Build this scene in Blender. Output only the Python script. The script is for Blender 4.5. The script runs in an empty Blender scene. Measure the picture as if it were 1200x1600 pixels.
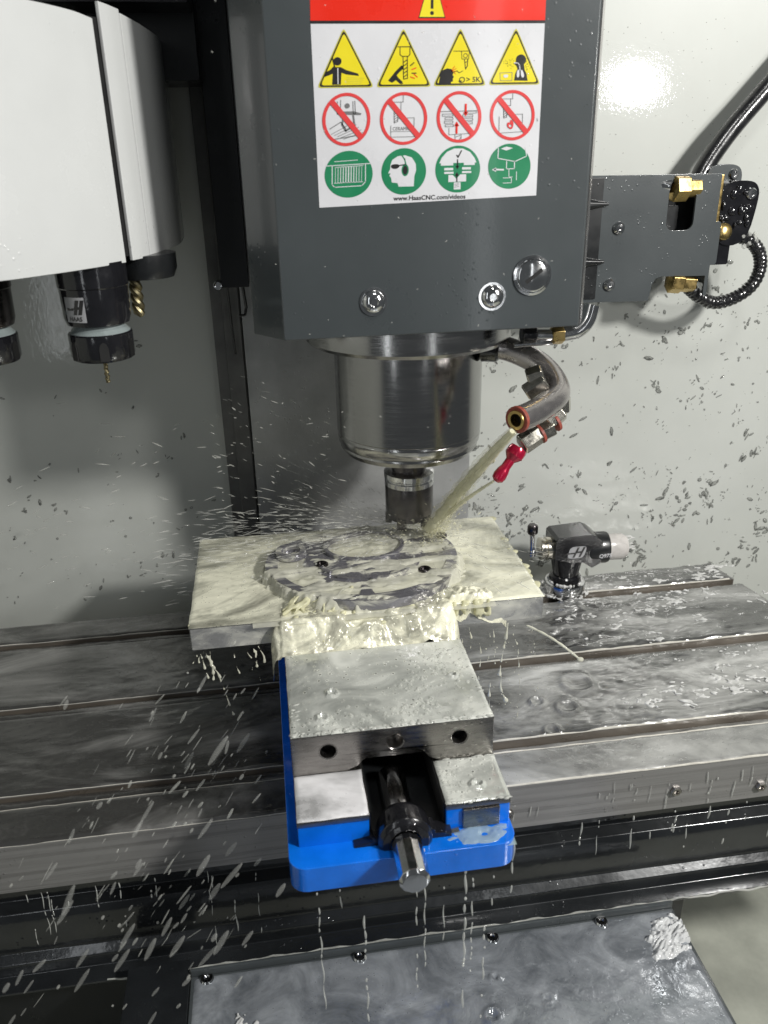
import bpy, bmesh, math, random
import numpy as np
from mathutils import Vector, Matrix, noise as mnoise
from mathutils.geometry import tessellate_polygon
S = 0.001                      # every coordinate below is written in millimetres
random.seed(7)
rng = np.random.default_rng(7)
scene = bpy.context.scene
COL = scene.collection

# ---------------------------------------------------------------- camera
M = np.array([[0.98917714, -0.14535887, -0.0199847],
              [-0.07641642, -0.39409818, -0.915886],
              [0.12525622, 0.90750065, -0.40094071]])   # world -> camera (x right, y down, z forward)
cam = bpy.data.cameras.new('camera')
cam_o = bpy.data.objects.new('camera', cam)
COL.objects.link(cam_o)
Rw = M.T @ np.diag([1, -1, -1])
mw = Matrix([[*Rw[0], 0], [*Rw[1], 0], [*Rw[2], 0.5], [0, 0, 0, 1]])
cam_o.matrix_world = mw
cam.sensor_fit = 'HORIZONTAL'
cam.sensor_width = 36
cam.lens = 36 * 1291.5 / 1200
cam.clip_start = 0.02
cam.clip_end = 50
scene.camera = cam_o
cam.dof.use_dof = True
cam.dof.focus_distance = 0.80
cam.dof.aperture_fstop = 13

# ---------------------------------------------------------------- light
w = bpy.data.worlds.new('World')
scene.world = w
w.use_nodes = True
wb = w.node_tree.nodes['Background']
wb.inputs[0].default_value = (0.80, 0.86, 0.90, 1)
wb.inputs[1].default_value = 0.10

def area(name, loc, target, size, power, color, sy=None):
    l = bpy.data.lights.new(name, 'AREA')
    l.shape = 'DISK' if sy is None else 'RECTANGLE'
    l.size = size * S
    if sy: l.size_y = sy * S
    l.energy = power
    l.color = color
    o = bpy.data.objects.new(name, l)
    COL.objects.link(o)
    o.location = Vector(loc) * S
    d = (Vector(target) - Vector(loc))
    o.rotation_euler = d.to_track_quat('-Z', 'Y').to_euler()
    return o
area('key_lamp', (1100, -310, 1090), (150, 760, 200), 150, 24.5, (1.0, 0.985, 0.95))
area('round_lamp', (815, 0, 618), (200, 780, 200), 82, 2.2, (1.0, 0.985, 0.95))
area('roof_lamp', (320, 150, 1250), (130, 700, 100), 170, 2.6, (1.0, 0.99, 0.96))
area('strip_fill_left', (-480, -260, 480), (50, 700, 300), 60, 0.6, (0.93, 0.97, 1.0), 900)  # added strip out of view: bright band on the spindle, fill from the left
area('strip_fill_right', (430, -330, 420), (133, 760, 280), 45, 0.3, (0.95, 0.98, 1.0), 700)  # second added strip out of view, for a band right of spindle centre

scene.view_settings.view_transform = 'Standard'
scene.view_settings.look = 'None'
scene.view_settings.exposure = 0
scene.view_settings.gamma = 1

# ---------------------------------------------------------------- materials
def nn(t, typ, **kw):
    n = t.nodes.new(typ)
    for k, v in kw.items():
        if k.startswith('i_'):
            n.inputs[k[2:].replace('_', ' ')].default_value = v
        else:
            setattr(n, k, v)
    return n

def newmat(name):
    m = bpy.data.materials.new(name)
    m.use_nodes = True
    t = m.node_tree
    return m, t, t.nodes['Principled BSDF'], t.nodes['Material Output']

def coords(t, sc=(1, 1, 1), rot=(0, 0, 0)):
    tc = t.nodes.new('ShaderNodeTexCoord')
    mp = t.nodes.new('ShaderNodeMapping')
    mp.inputs['Scale'].default_value = sc
    mp.inputs['Rotation'].default_value = rot
    t.links.new(tc.outputs['Object'], mp.inputs['Vector'])
    return mp.outputs[0]

def ramp(t, src, stops):
    r = t.nodes.new('ShaderNodeValToRGB')
    e = r.color_ramp.elements
    while len(e) < len(stops): e.new(0.5)
    for i, (p, c) in enumerate(stops):
        e[i].position = p
        e[i].color = (*c, 1) if not isinstance(c, (int, float)) else (c, c, c, 1)
    t.links.new(src, r.inputs[0])
    return r.outputs[0]

def simple(name, col, rough=0.4, metal=0.0, coat=0.0, var=0.12, nsc=60, bump=0.0, bsc=300, stretch=(1, 1, 1), rvar=0.1, wet=0.0):
    """paint / plastic / metal: colour and roughness vary with noise, optional relief, optional water beads"""
    m, t, p, o = newmat(name)
    L = t.links
    v = coords(t, stretch)
    n = nn(t, 'ShaderNodeTexNoise', i_Scale=nsc, i_Detail=6.0, i_Roughness=0.6)
    L.new(v, n.inputs['Vector'])
    c0 = tuple(max(0, c * (1 - var)) for c in col)
    c1 = tuple(min(1, c * (1 + var)) for c in col)
    L.new(ramp(t, n.outputs[0], [(0.3, c0), (0.7, c1)]), p.inputs['Base Color'])
    L.new(ramp(t, n.outputs[0], [(0.3, max(0.02, rough - rvar)), (0.7, min(1, rough + rvar))]), p.inputs['Roughness'])
    p.inputs['Metallic'].default_value = metal
    p.inputs['Coat Weight'].default_value = coat
    p.inputs['Coat Roughness'].default_value = 0.06
    prev = None
    if bump:
        b = nn(t, 'ShaderNodeTexNoise', i_Scale=bsc, i_Detail=4.0)
        L.new(v, b.inputs['Vector'])
        bm = nn(t, 'ShaderNodeBump', i_Strength=bump, i_Distance=0.0006)
        L.new(b.outputs[0], bm.inputs['Height'])
        prev = bm.outputs[0]
    if wet:
        v2 = coords(t)
        vo = nn(t, 'ShaderNodeTexVoronoi', i_Scale=190.0, i_Randomness=1.0)
        L.new(v2, vo.inputs['Vector'])
        r = ramp(t, vo.outputs['Distance'], [(0.0, 1.0), (0.22, 0.0)])
        n2 = nn(t, 'ShaderNodeTexNoise', i_Scale=22.0, i_Detail=2.0)
        L.new(v2, n2.inputs['Vector'])
        r2 = ramp(t, n2.outputs[0], [(0.52, 0.0), (0.66, 1.0)])
        mu = nn(t, 'ShaderNodeMath', operation='MULTIPLY')
        L.new(r, mu.inputs[0]); L.new(r2, mu.inputs[1])
        b2 = nn(t, 'ShaderNodeBump', i_Strength=wet, i_Distance=0.001)
        L.new(mu.outputs[0], b2.inputs['Height'])
        if prev: L.new(prev, b2.inputs['Normal'])
        prev = b2.outputs[0]
    if prev:
        L.new(prev, p.inputs['Normal'])
        if coat: L.new(prev, p.inputs['Coat Normal'])
    return m

def brushed(name, col, rough=0.28, aniso_stretch=(1, 1, 60), nsc=40, bump=0.08, wet=0.0, aniso=0.0):
    m = simple(name, col, rough, 1.0, 0.0, 0.06 if aniso else 0.18, nsc, bump, nsc * 8, aniso_stretch, 0.08, wet)
    if aniso:
        t = m.node_tree; p = t.nodes['Principled BSDF']
        tg = nn(t, 'ShaderNodeTangent', direction_type='RADIAL', axis='Z')
        t.links.new(tg.outputs[0], p.inputs['Tangent']); p.inputs['Anisotropic'].default_value = aniso
    return m

def wetfilm(name, metal_c, milk_c, lo, hi, nsc=18, stretch=(0.5, 1, 1), rot=0.0, rough=0.12, bump=0.5, holes=0.5, bsc=160, dist=1.4, cell=230):
    """coolant lying on metal: milky emulsion over grey steel, rippled and glossy with small bubbles"""
    m, t, p, o = newmat(name)
    L = t.links
    v = coords(t, stretch, (0, 0, rot))
    n = nn(t, 'ShaderNodeTexNoise', i_Scale=nsc, i_Detail=9.0, i_Roughness=0.62, i_Distortion=dist)
    L.new(v, n.inputs['Vector'])
    fac = ramp(t, n.outputs[0], [(lo, 0.0), ((lo + hi) / 2, 0.45), (hi, 1.0)])
    mix = nn(t, 'ShaderNodeMix', data_type='RGBA')
    L.new(fac, mix.inputs[0])
    mix.inputs[6].default_value = (*metal_c, 1)
    mix.inputs[7].default_value = (*milk_c, 1)
    vo = nn(t, 'ShaderNodeTexVoronoi', i_Scale=cell, i_Randomness=1.0)
    L.new(coords(t), vo.inputs['Vector'])
    hole = ramp(t, vo.outputs['Distance'], [(0.0, 0.45), (0.13, 0.30), (0.20, 1.35), (0.30, 1.0)])
    n2 = nn(t, 'ShaderNodeTexNoise', i_Scale=30.0, i_Detail=3.0)
    L.new(coords(t), n2.inputs['Vector'])
    msk = ramp(t, n2.outputs[0], [(0.46, 0.0), (0.56, holes)])
    mx2 = nn(t, 'ShaderNodeMix', data_type='RGBA', blend_type='MULTIPLY')
    L.new(msk, mx2.inputs[0]); L.new(mix.outputs[2], mx2.inputs[6]); L.new(hole, mx2.inputs[7])
    L.new(mx2.outputs[2], p.inputs['Base Color'])
    L.new(ramp(t, n.outputs[0], [(lo, 0.55), (hi, 0.0)]), p.inputs['Metallic'])
    L.new(ramp(t, n.outputs[0], [(lo, rough), (hi, rough + 0.18)]), p.inputs['Roughness'])
    p.inputs['Coat Weight'].default_value = 0.7
    p.inputs['Coat Roughness'].default_value = 0.05
    nb = nn(t, 'ShaderNodeTexNoise', i_Scale=bsc, i_Detail=5.0, i_Distortion=0.6)
    L.new(v, nb.inputs['Vector'])
    b1 = nn(t, 'ShaderNodeBump', i_Strength=bump, i_Distance=0.0015)
    L.new(nb.outputs[0], b1.inputs['Height'])
    b2 = nn(t, 'ShaderNodeBump', i_Strength=0.35 * holes, i_Distance=0.001)
    L.new(hole, b2.inputs['Height']); L.new(b1.outputs[0], b2.inputs['Normal'])
    L.new(b2.outputs[0], p.inputs['Normal']); L.new(b2.outputs[0], p.inputs['Coat Normal'])
    return m

def liquid(name, col, alpha=1.0, rough=0.1, trans=0.0, sss=0.0, bump=0.2, bsc=200, through=0.0):
    m, t, p, o = newmat(name)
    L = t.links
    v = coords(t)
    n = nn(t, 'ShaderNodeTexNoise', i_Scale=70.0, i_Detail=5.0, i_Distortion=1.0)
    L.new(v, n.inputs['Vector'])
    L.new(ramp(t, n.outputs[0], [(0.3, tuple(c * 0.78 for c in col)), (0.65, col)]), p.inputs['Base Color'])
    p.inputs['Roughness'].default_value = rough
    p.inputs['Transmission Weight'].default_value = trans
    p.inputs['IOR'].default_value = 1.34
    if sss:
        p.inputs['Subsurface Weight'].default_value = sss
        p.inputs['Subsurface Radius'].default_value = (0.004, 0.0035, 0.002)
        p.inputs['Subsurface Scale'].default_value = 1.0
    b = nn(t, 'ShaderNodeTexNoise', i_Scale=bsc, i_Detail=3.0)
    L.new(v, b.inputs['Vector'])
    bm = nn(t, 'ShaderNodeBump', i_Strength=bump, i_Distance=0.001)
    L.new(b.outputs[0], bm.inputs['Height']); L.new(bm.outputs[0], p.inputs['Normal'])
    if alpha < 1:
        p.inputs['Alpha'].default_value = alpha
    if through:          # light seeping through the liquid
        tl = nn(t, 'ShaderNodeBsdfTranslucent'); tl.inputs[0].default_value = (*col, 1)
        tp = nn(t, 'ShaderNodeBsdfTransparent'); m1 = nn(t, 'ShaderNodeMixShader'); m1.inputs[0].default_value = alpha
        L.new(tp.outputs[0], m1.inputs[1]); L.new(tl.outputs[0], m1.inputs[2])
        m2 = nn(t, 'ShaderNodeMixShader'); m2.inputs[0].default_value = through
        L.new(p.outputs[0], m2.inputs[1]); L.new(m1.outputs[0], m2.inputs[2]); L.new(m2.outputs[0], o.inputs[0])
    return m

MT = {}
MT['head'] = simple('grey_head_paint', (0.052, 0.060, 0.063), 0.30, 0, 0.35, 0.07, 9, 0.05, 500, rvar=0.05, wet=0.25)
MT['bracket'] = simple('grey_bracket_paint', (0.062, 0.070, 0.073), 0.30, 0, 0.3, 0.06, 12, 0.06, 500, rvar=0.05, wet=0.5)
MT['black'] = simple('black_cover', (0.010, 0.011, 0.012), 0.35, 0, 0.2, 0.2, 30, wet=0.3)
MT['blackgloss'] = simple('black_wet_metal', (0.010, 0.010, 0.012), 0.14, 0, 0.35, 0.2, 60, 0.2, 300, wet=0.5)
MT['white'] = simple('white_cover_paint', (0.61, 0.62, 0.61), 0.24, 0, 0.4, 0.04, 8, 0.05, 500, rvar=0.06, wet=0.35)
MT['steel'] = brushed('turned_steel', (0.40, 0.395, 0.385), 0.17, (1, 1, 40), 30, 0.015, aniso=0.5)
MT['steeltool'] = brushed('wet_tool_steel', (0.13, 0.12, 0.12), 0.2, (1, 1, 30), 40, 0.12)
MT['ground'] = brushed('ground_vise_steel', (0.30, 0.285, 0.27), 0.28, (1, 1, 6), 60, 0.1, wet=0.8)
MT['alu'] = brushed('milled_aluminium', (0.52, 0.52, 0.52), 0.25, (0.4, 8, 8), 60, 0.12)
MT['alupart_'] = simple('freshly_milled_aluminium', (0.50, 0.50, 0.54), 0.26, 0.9, 0.3, 0.25, 90, 0.3, 500)
MT['chrome'] = simple('plated_steel', (0.66, 0.66, 0.66), 0.12, 1.0, 0, 0.12, 60, 0.05, 400)
MT['nickel'] = simple('nickel_fitting', (0.60, 0.57, 0.50), 0.22, 1.0, 0, 0.15, 100, 0.15, 500)
MT['tube'] = simple('stainless_tube', (0.47, 0.44, 0.43), 0.24, 0.9, 0.2, 0.08, 60, 0.05, 500)
MT['brass'] = simple('brass', (0.55, 0.40, 0.16), 0.3, 1.0, 0, 0.15, 100, 0.1, 500)
MT['gold'] = simple('gold_coating', (0.27, 0.235, 0.14), 0.42, 1.0, 0, 0.2, 200)
MT['red'] = simple('red_anodised', (0.42, 0.006, 0.04), 0.2, 0.4, 0.6, 0.15, 100)
MT['redring'] = simple('dull_red_sealant', (0.28, 0.06, 0.04), 0.5, 0, 0, 0.3, 300)
MT['blue'] = simple('blue_vise_paint', (0.002, 0.16, 0.74), 0.22, 0, 0.8, 0.18, 25, 0.12, 300, wet=0.4)
MT['dark'] = simple('dark_gap', (0.006, 0.006, 0.006), 0.6, 0, 0, 0.2, 50)
MT['rubber'] = simple('black_rubber_hose', (0.014, 0.014, 0.015), 0.25, 0, 0.5, 0.3, 100, 0.2, 500)
MT['plastic_blue'] = simple('pale_seal', (0.25, 0.29, 0.29), 0.3, 0, 0.3, 0.1, 100)
MT['tableside'] = simple('wet_table_side', (0.215, 0.21, 0.205), 0.30, 0.25, 0.4, 0.25, 22, 0.12, 200, (0.2, 1, 9), wet=0.7)
MT['slot'] = simple('slot_wall_wet', (0.13, 0.112, 0.092), 0.32, 0.2, 0.3, 0.35, 40, 0.3, 200, (.3, 1, 1))
MT['saddle'] = simple('dark_way_cover', (0.018, 0.020, 0.022), 0.22, 0.2, 0.6, 0.3, 14, 0.25, 120, wet=0.8)
MT['colm'] = simple('way_cover_steel', (0.40, 0.405, 0.40), 0.34, 0.3, 0.3, 0.22, 14, 0.3, 150, wet=0.8)
MT['colflange'] = simple('grey_column_edge', (0.13, 0.13, 0.125), 0.45, 0.3, 0.1, 0.3, 25, 0.3, 150)
MT['print_red'] = simple('print_red', (0.72, 0.022, 0.008), 0.3, 0, 0.4, 0.03, 20)
MT['print_pink'] = simple('print_red_ring', (0.66, 0.05, 0.05), 0.35, 0, 0.4, 0.05, 20)
MT['print_white'] = simple('print_white', (0.64, 0.64, 0.66), 0.32, 0, 0.4, 0.06, 14, 0.15, 90, wet=0.3)
MT['print_yellow'] = simple('print_yellow', (0.74, 0.62, 0.012), 0.35, 0, 0.4, 0.05, 30)
MT['print_yellow_soft'] = simple('print_yellow_margin', (0.52, 0.48, 0.05), 0.35, 0, 0.4, 0.05, 30)
MT['print_green'] = simple('print_green', (0.012, 0.20, 0.085), 0.35, 0, 0.4, 0.08, 30)
MT['print_black'] = simple('print_black', (0.015, 0.014, 0.014), 0.35, 0, 0.4, 0.05, 30)
MT['print_grey'] = simple('print_grey', (0.16, 0.16, 0.16), 0.4, 0, 0.3, 0.1, 30)
MT['cream'] = liquid('cream_coolant', (0.86, 0.84, 0.60), 0.93, 0.12, bump=0.3, bsc=220, through=.3)
MT['jet'] = liquid('cream_coolant_jet', (0.93, 0.91, 0.70), 0.80, 0.06, bump=0.25, bsc=120, through=.15)
MT['runoff'] = liquid('milky_runoff', (0.84, 0.83, 0.70), 0.72, 0.06, bump=0.3, through=.2)
MT['mist'] = liquid('coolant_mist', (0.82, 0.80, 0.60), 0.16, 0.3, bump=0.1, through=.5)
MT['milk'] = liquid('milky_drops', (0.82, 0.82, 0.76), 0.30, 0.06, bump=0.2, through=.3)
MT['faint'] = liquid('faint_drops', (0.80, 0.80, 0.75), 0.15, 0.15, bump=0.0)
MT['drip'] = liquid('pale_drips', (0.78, 0.79, 0.74), 0.45, 0.05, bump=0.3)
MT['froth'] = liquid('grey_froth', (0.72, 0.73, 0.68), 0.6, 0.15, bump=0.6, bsc=400)
MT['runfoam'] = liquid('running_foam', (0.74, 0.75, 0.75), 0.85, 0.1, bump=0.25, bsc=150)
MT['bead'] = liquid('edge_bead', (0.86, 0.83, 0.74), 0.75, 0.05, bump=0.3)
MT['foam'] = liquid('white_foam', (0.80, 0.80, 0.78), 0.8, 0.12, bump=0.8, bsc=200)

def wall_mat():
    m, t, p, o = newmat('pale_wall_paint')
    L = t.links
    v = coords(t)
    n = nn(t, 'ShaderNodeTexNoise', i_Scale=3.0, i_Detail=7.0, i_Roughness=0.65)
    L.new(v, n.inputs['Vector'])
    L.new(ramp(t, n.outputs[0], [(0.3, (0.50, 0.515, 0.48)), (0.7, (0.575, 0.59, 0.555))]), p.inputs['Base Color'])
    p.inputs['Roughness'].default_value = 0.42
    p.inputs['Coat Weight'].default_value = 0.8
    p.inputs['Coat Roughness'].default_value = 0.05
    b = nn(t, 'ShaderNodeTexNoise', i_Scale=150.0, i_Detail=3.0)
    L.new(v, b.inputs['Vector'])
    v3 = coords(t, (2.2, 1, 0.7))
    b3 = nn(t, 'ShaderNodeTexNoise', i_Scale=260.0, i_Detail=2.0)
    L.new(v3, b3.inputs['Vector'])
    bm = nn(t, 'ShaderNodeBump', i_Strength=0.12, i_Distance=0.0007)
    L.new(b.outputs[0], bm.inputs['Height'])
    bm3 = nn(t, 'ShaderNodeBump', i_Strength=0.10, i_Distance=0.0006)
    L.new(b3.outputs[0], bm3.inputs['Height']); L.new(bm.outputs[0], bm3.inputs['Normal'])
    L.new(bm3.outputs[0], p.inputs['Coat Normal'])
    return m
MT['wall'] = wall_mat()

def drop_dark():
    m, t, p, o = newmat('wet_chip_spots')
    n = nn(t, 'ShaderNodeTexNoise', i_Scale=120.0, i_Detail=3.0)
    t.links.new(coords(t), n.inputs['Vector'])
    t.links.new(ramp(t, n.outputs[0], [(0.35, (0.13, 0.135, 0.125)), (0.65, (0.40, 0.41, 0.38))]), p.inputs['Base Color'])
    p.inputs['Roughness'].default_value = 0.06
    p.inputs['Alpha'].default_value = 0.50
    return m
MT['spots'] = drop_dark()

MT['film_table'] = wetfilm('coolant_on_table', (0.15, 0.15, 0.146), (0.56, 0.56, 0.54), 0.44, 0.70, 20, (0.30, 1, 1), 0.12, 0.15, 0.7, 0.15, 75, 0.8)
MT['film_shaded'] = wetfilm('thin_shaded_coolant', (0.10, 0.098, 0.094), (0.40, 0.395, 0.38), 0.46, 0.74, 14, (0.40, 1, 1), 0.25, 0.12, 0.5, 0.5, 75, 0.9, 200)  # less milky left-half copy, shade of vise and plate put into its colour
MT['film_front'] = wetfilm('foam_on_table', (0.20, 0.20, 0.195), (0.42, 0.42, 0.40), 0.36, 0.64, 16, (0.45, 1, 1), 0.1, 0.2, 0.35, 0.5, 90, 1.2)
MT['film_plate'] = wetfilm('cream_coolant_on_plate', (0.36, 0.355, 0.285), (0.90, 0.885, 0.71), 0.32, 0.54, 8, (0.55, 1.2, 1), -0.5, 0.07, 0.22, 0.8, 130, 2.2, 240)
MT['alupart'] = wetfilm('milled_aluminium_with_coolant', (0.24, 0.235, 0.26), (0.80, 0.79, 0.66), 0.50, 0.64, 30, (0.5, 1, 1), -0.4, 0.14, 0.5, 0.2, 130, 1.6)
MT['film_jaw'] = wetfilm('thin_foam_on_jaw', (0.56, 0.58, 0.54), (0.76, 0.77, 0.71), 0.34, 0.66, 16, (0.8, 1, 1), 0.2, 0.16, 0.15, 1.0, 90, 1.2, 175)
MT['film_veil'] = liquid('thin_cream_veil', (0.82, 0.81, 0.68), 0.6, 0.09, bump=.5, bsc=90)
MT['film_tray'] = wetfilm('coolant_on_cover', (0.23, 0.25, 0.275), (0.36, 0.38, 0.40), 0.36, 0.70, 20, (0.9, 1, 1), 0.4, 0.10, 0.4, 0.5, 90, .9, 240)
MT['film_side'] = wetfilm('smeared_coolant', (0.40, 0.40, 0.395), (0.70, 0.69, 0.60), 0.42, 0.66, 24, (0.5, 1, 1.4), 0.0, 0.22, 0.25, 0.7, 120, 0.9, 280)
MT['floor'] = simple('pale_enclosure_pan', (0.42, 0.43, 0.37), 0.5, 0, 0.2, 0.25, 14, 0.2, 120)

# ---------------------------------------------------------------- mesh building
ORG = {}                       # origin (mm) of each empty / mesh

class G:
    def __init__(s): s.v = []; s.f = []; s.m = []
    def add(s, V, F, mat=0):
        k = len(s.v); s.v += [tuple(p) for p in V]; s.f += [tuple(i + k for i in f) for f in F]; s.m += [mat] * len(F)
        return s
    def box(s, a, b, mat=0):
        x0, y0, z0 = a; x1, y1, z1 = b
        return s.add([(x0, y0, z0), (x1, y0, z0), (x1, y1, z0), (x0, y1, z0), (x0, y0, z1), (x1, y0, z1), (x1, y1, z1), (x0, y1, z1)],
                     [(0, 3, 2, 1), (4, 5, 6, 7), (0, 1, 5, 4), (1, 2, 6, 5), (2, 3, 7, 6), (3, 0, 4, 7)], mat)
    def tube(s, path, r, n=12, mat=0, cap=True):
        P = [Vector(p) for p in path]
        R = r if isinstance(r, (list, tuple)) else [r] * len(P)
        V = []; F = []
        t0 = (P[1] - P[0]).normalized()
        up = Vector((0, 0, 1)) if abs(t0.z) < 0.9 else Vector((1, 0, 0))
        nrm = (up - up.dot(t0) * t0).normalized()
        for i, p in enumerate(P):
            t = (P[min(i + 1, len(P) - 1)] - P[max(i - 1, 0)]).normalized()
            nrm = (nrm - nrm.dot(t) * t).normalized()
            b = t.cross(nrm)
            for k in range(n):
                a = 2 * math.pi * k / n
                V.append(p + R[i] * (math.cos(a) * nrm + math.sin(a) * b))
        for i in range(len(P) - 1):
            for k in range(n):
                F.append((i * n + k, i * n + (k + 1) % n, (i + 1) * n + (k + 1) % n, (i + 1) * n + k))
        if cap:
            F.append(tuple(range(n))[::-1]); F.append(tuple((len(P) - 1) * n + k for k in range(n)))
        return s.add(V, F, mat)
    def lathe(s, o, d, prof, n=48, mat=0, a0=0.0):
        """prof = [(radius, height along d)], closed to the axis where radius is 0"""
        o = Vector(o); d = Vector(d).normalized()
        up = Vector((1, 0, 0)) if abs(d.x) < 0.9 else Vector((0, 0, 1))
        u = (up - up.dot(d) * d).normalized(); w_ = d.cross(u)
        V = []; F = []; idx = []
        for r, h in prof:
            if r < 1e-6:
                idx.append([len(V)]); V.append(o + d * h)
            else:
                idx.append(list(range(len(V), len(V) + n)))
                for k in range(n):
                    a = 2 * math.pi * k / n + a0
                    V.append(o + d * h + r * (math.cos(a) * u + math.sin(a) * w_))
        for A, B in zip(idx[:-1], idx[1:]):
            for k in range(n):
                k2 = (k + 1) % n
                if len(A) == 1 and len(B) == 1: continue
                if len(A) == 1: F.append((A[0], B[k], B[k2]))
                elif len(B) == 1: F.append((A[k], B[0], A[k2]))
                else: F.append((A[k], B[k], B[k2], A[k2]))
        return s.add(V, F, mat)
    def prism(s, loops, fn, d0, d1, mat=0):
        """2D outline (first loop) with holes (other loops), extruded from depth d0 to d1; fn(u, v, d) -> world"""
        pts = [p for l in loops for p in l]
        tri = tessellate_polygon([[Vector((x, y, 0)) for x, y in l] for l in loops])
        n = len(pts)
        V = [fn(x, y, d0) for x, y in pts] + [fn(x, y, d1) for x, y in pts]
        F = [tuple(t) for t in tri] + [tuple(i + n for i in reversed(t)) for t in tri]
        k = 0
        for l in loops:
            m = len(l)
            for i in range(m):
                a, b = k + i, k + (i + 1) % m
                F.append((a, b, b + n, a + n))
            k += m
        return s.add(V, F, mat)
    def flat(s, loops, fn, d, mat=0):
        pts = [p for l in loops for p in l]
        tri = tessellate_polygon([[Vector((x, y, 0)) for x, y in l] for l in loops])
        return s.add([fn(x, y, d) for x, y in pts], [tuple(t) for t in tri], mat)
    def ball(s, c, r, mat=0, sub=1, M3=None):
        V, F = ICO[sub]
        c = Vector(c)
        if isinstance(r, (int, float)): r = (r, r, r)
        out = []
        for p in V:
            q = Vector((p[0] * r[0], p[1] * r[1], p[2] * r[2]))
            if M3 is not None: q = M3 @ q
            out.append(c + q)
        return s.add(out, F, mat)

ICO = {}
for sb in (1, 2, 3):
    b_ = bmesh.new(); bmesh.ops.create_icosphere(b_, subdivisions=sb, radius=1)
    ICO[sb] = ([tuple(v.co) for v in b_.verts], [tuple(v.index for v in f.verts) for f in b_.faces]); b_.free()

def build(name, g, mats, parent=None, bevel=0.0, seg=2, smooth=True, ang=32, origin=None, recalc=True, label=None):
    o0 = ORG[parent.name] if parent is not None else Vector(origin or (0, 0, 0))
    me = bpy.data.meshes.new(name)
    me.from_pydata([((x - o0[0]) * S, (y - o0[1]) * S, (z - o0[2]) * S) for x, y, z in g.v], [], g.f)
    me.validate()
    if not isinstance(mats, (list, tuple)): mats = [mats]
    for m in mats: me.materials.append(MT[m] if isinstance(m, str) else m)
    if len(me.polygons) == len(g.m): me.polygons.foreach_set('material_index', g.m)
    bm = bmesh.new(); bm.from_mesh(me)
    if recalc: bmesh.ops.recalc_face_normals(bm, faces=bm.faces)
    if bevel:
        es = [e for e in bm.edges if len(e.link_faces) == 2 and e.calc_face_angle(0) > math.radians(28)]
        bmesh.ops.bevel(bm, geom=es, offset=bevel * S, segments=seg, affect='EDGES', clamp_overlap=True, profile=0.5)
    bm.to_mesh(me); bm.free()
    if smooth:
        me.polygons.foreach_set('use_smooth', [True] * len(me.polygons))
        me.set_sharp_from_angle(angle=math.radians(ang))
    o = bpy.data.objects.new(name, me)
    if bevel:
        wn = o.modifiers.new('weighted', 'WEIGHTED_NORMAL'); wn.keep_sharp = True
    COL.objects.link(o)
    if parent is not None:
        o.parent = parent
    else:
        o.location = Vector(o0) * S
    ORG[o.name] = Vector(o0)
    if label: o['label'] = label
    return o

def tag(o, label=None, cat=None, group=None, kind=None):
    if label: o['label'] = label
    if cat: o['category'] = cat
    if group: o['group'] = group
    if kind: o['kind'] = kind
    return o

def thing(name, label, cat, loc, group=None):
    o = bpy.data.objects.new(name, None)
    COL.objects.link(o)
    o.empty_display_size = 0.02
    o.location = Vector(loc) * S
    ORG[o.name] = Vector(loc)
    return tag(o, label, cat, group)

def fluid(name, g, mat, parent=None, voxel=1.2, smooth=4, **kw):
    """merge overlapping blobs into one skin of liquid"""
    me = bpy.data.meshes.new('tmp')
    me.from_pydata([(x * S, y * S, z * S) for x, y, z in g.v], [], g.f)
    t = bpy.data.objects.new('tmp', me); COL.objects.link(t)
    md = t.modifiers.new('r', 'REMESH'); md.mode = 'VOXEL'; md.voxel_size = voxel * S
    ms = t.modifiers.new('s', 'SMOOTH'); ms.iterations = smooth; ms.factor = 0.6
    dg = bpy.context.evaluated_depsgraph_get()
    nm = bpy.data.meshes.new_from_object(t.evaluated_get(dg))
    bpy.data.objects.remove(t)
    nm.name = name
    o0 = ORG[parent.name] if parent is not None else Vector((0, 0, 0))
    nm.transform(Matrix.Translation(-o0 * S))
    nm.materials.clear(); nm.materials.append(MT[mat])
    nm.polygons.foreach_set('use_smooth', [True] * len(nm.polygons))
    nm.polygons.foreach_set('material_index', [0] * len(nm.polygons))
    o = bpy.data.objects.new(name, nm); COL.objects.link(o)
    if parent is not None: o.parent = parent
    ORG[o.name] = Vector(o0)
    return o

def text_mesh(s, size, fn, d, g, mat=0, align='CENTER', sx=1.0, shear=0.0, bold=0.0):
    """flat lettering added to g; size in mm, fn(u, v, d) maps it into place"""
    c = bpy.data.curves.new('t', 'FONT')
    c.body = s; c.size = size; c.align_x = align; c.align_y = 'CENTER'; c.shear = shear; c.offset = bold
    c.resolution_u = 3
    o = bpy.data.objects.new('t', c); COL.objects.link(o)
    dg = bpy.context.evaluated_depsgraph_get()
    me = bpy.data.meshes.new_from_object(o.evaluated_get(dg))
    V = [fn(v.co.x * sx, v.co.y, d) for v in me.vertices]
    F = [tuple(p.vertices) for p in me.polygons]
    bpy.data.objects.remove(o)
    g.add(V, F, mat)

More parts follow.
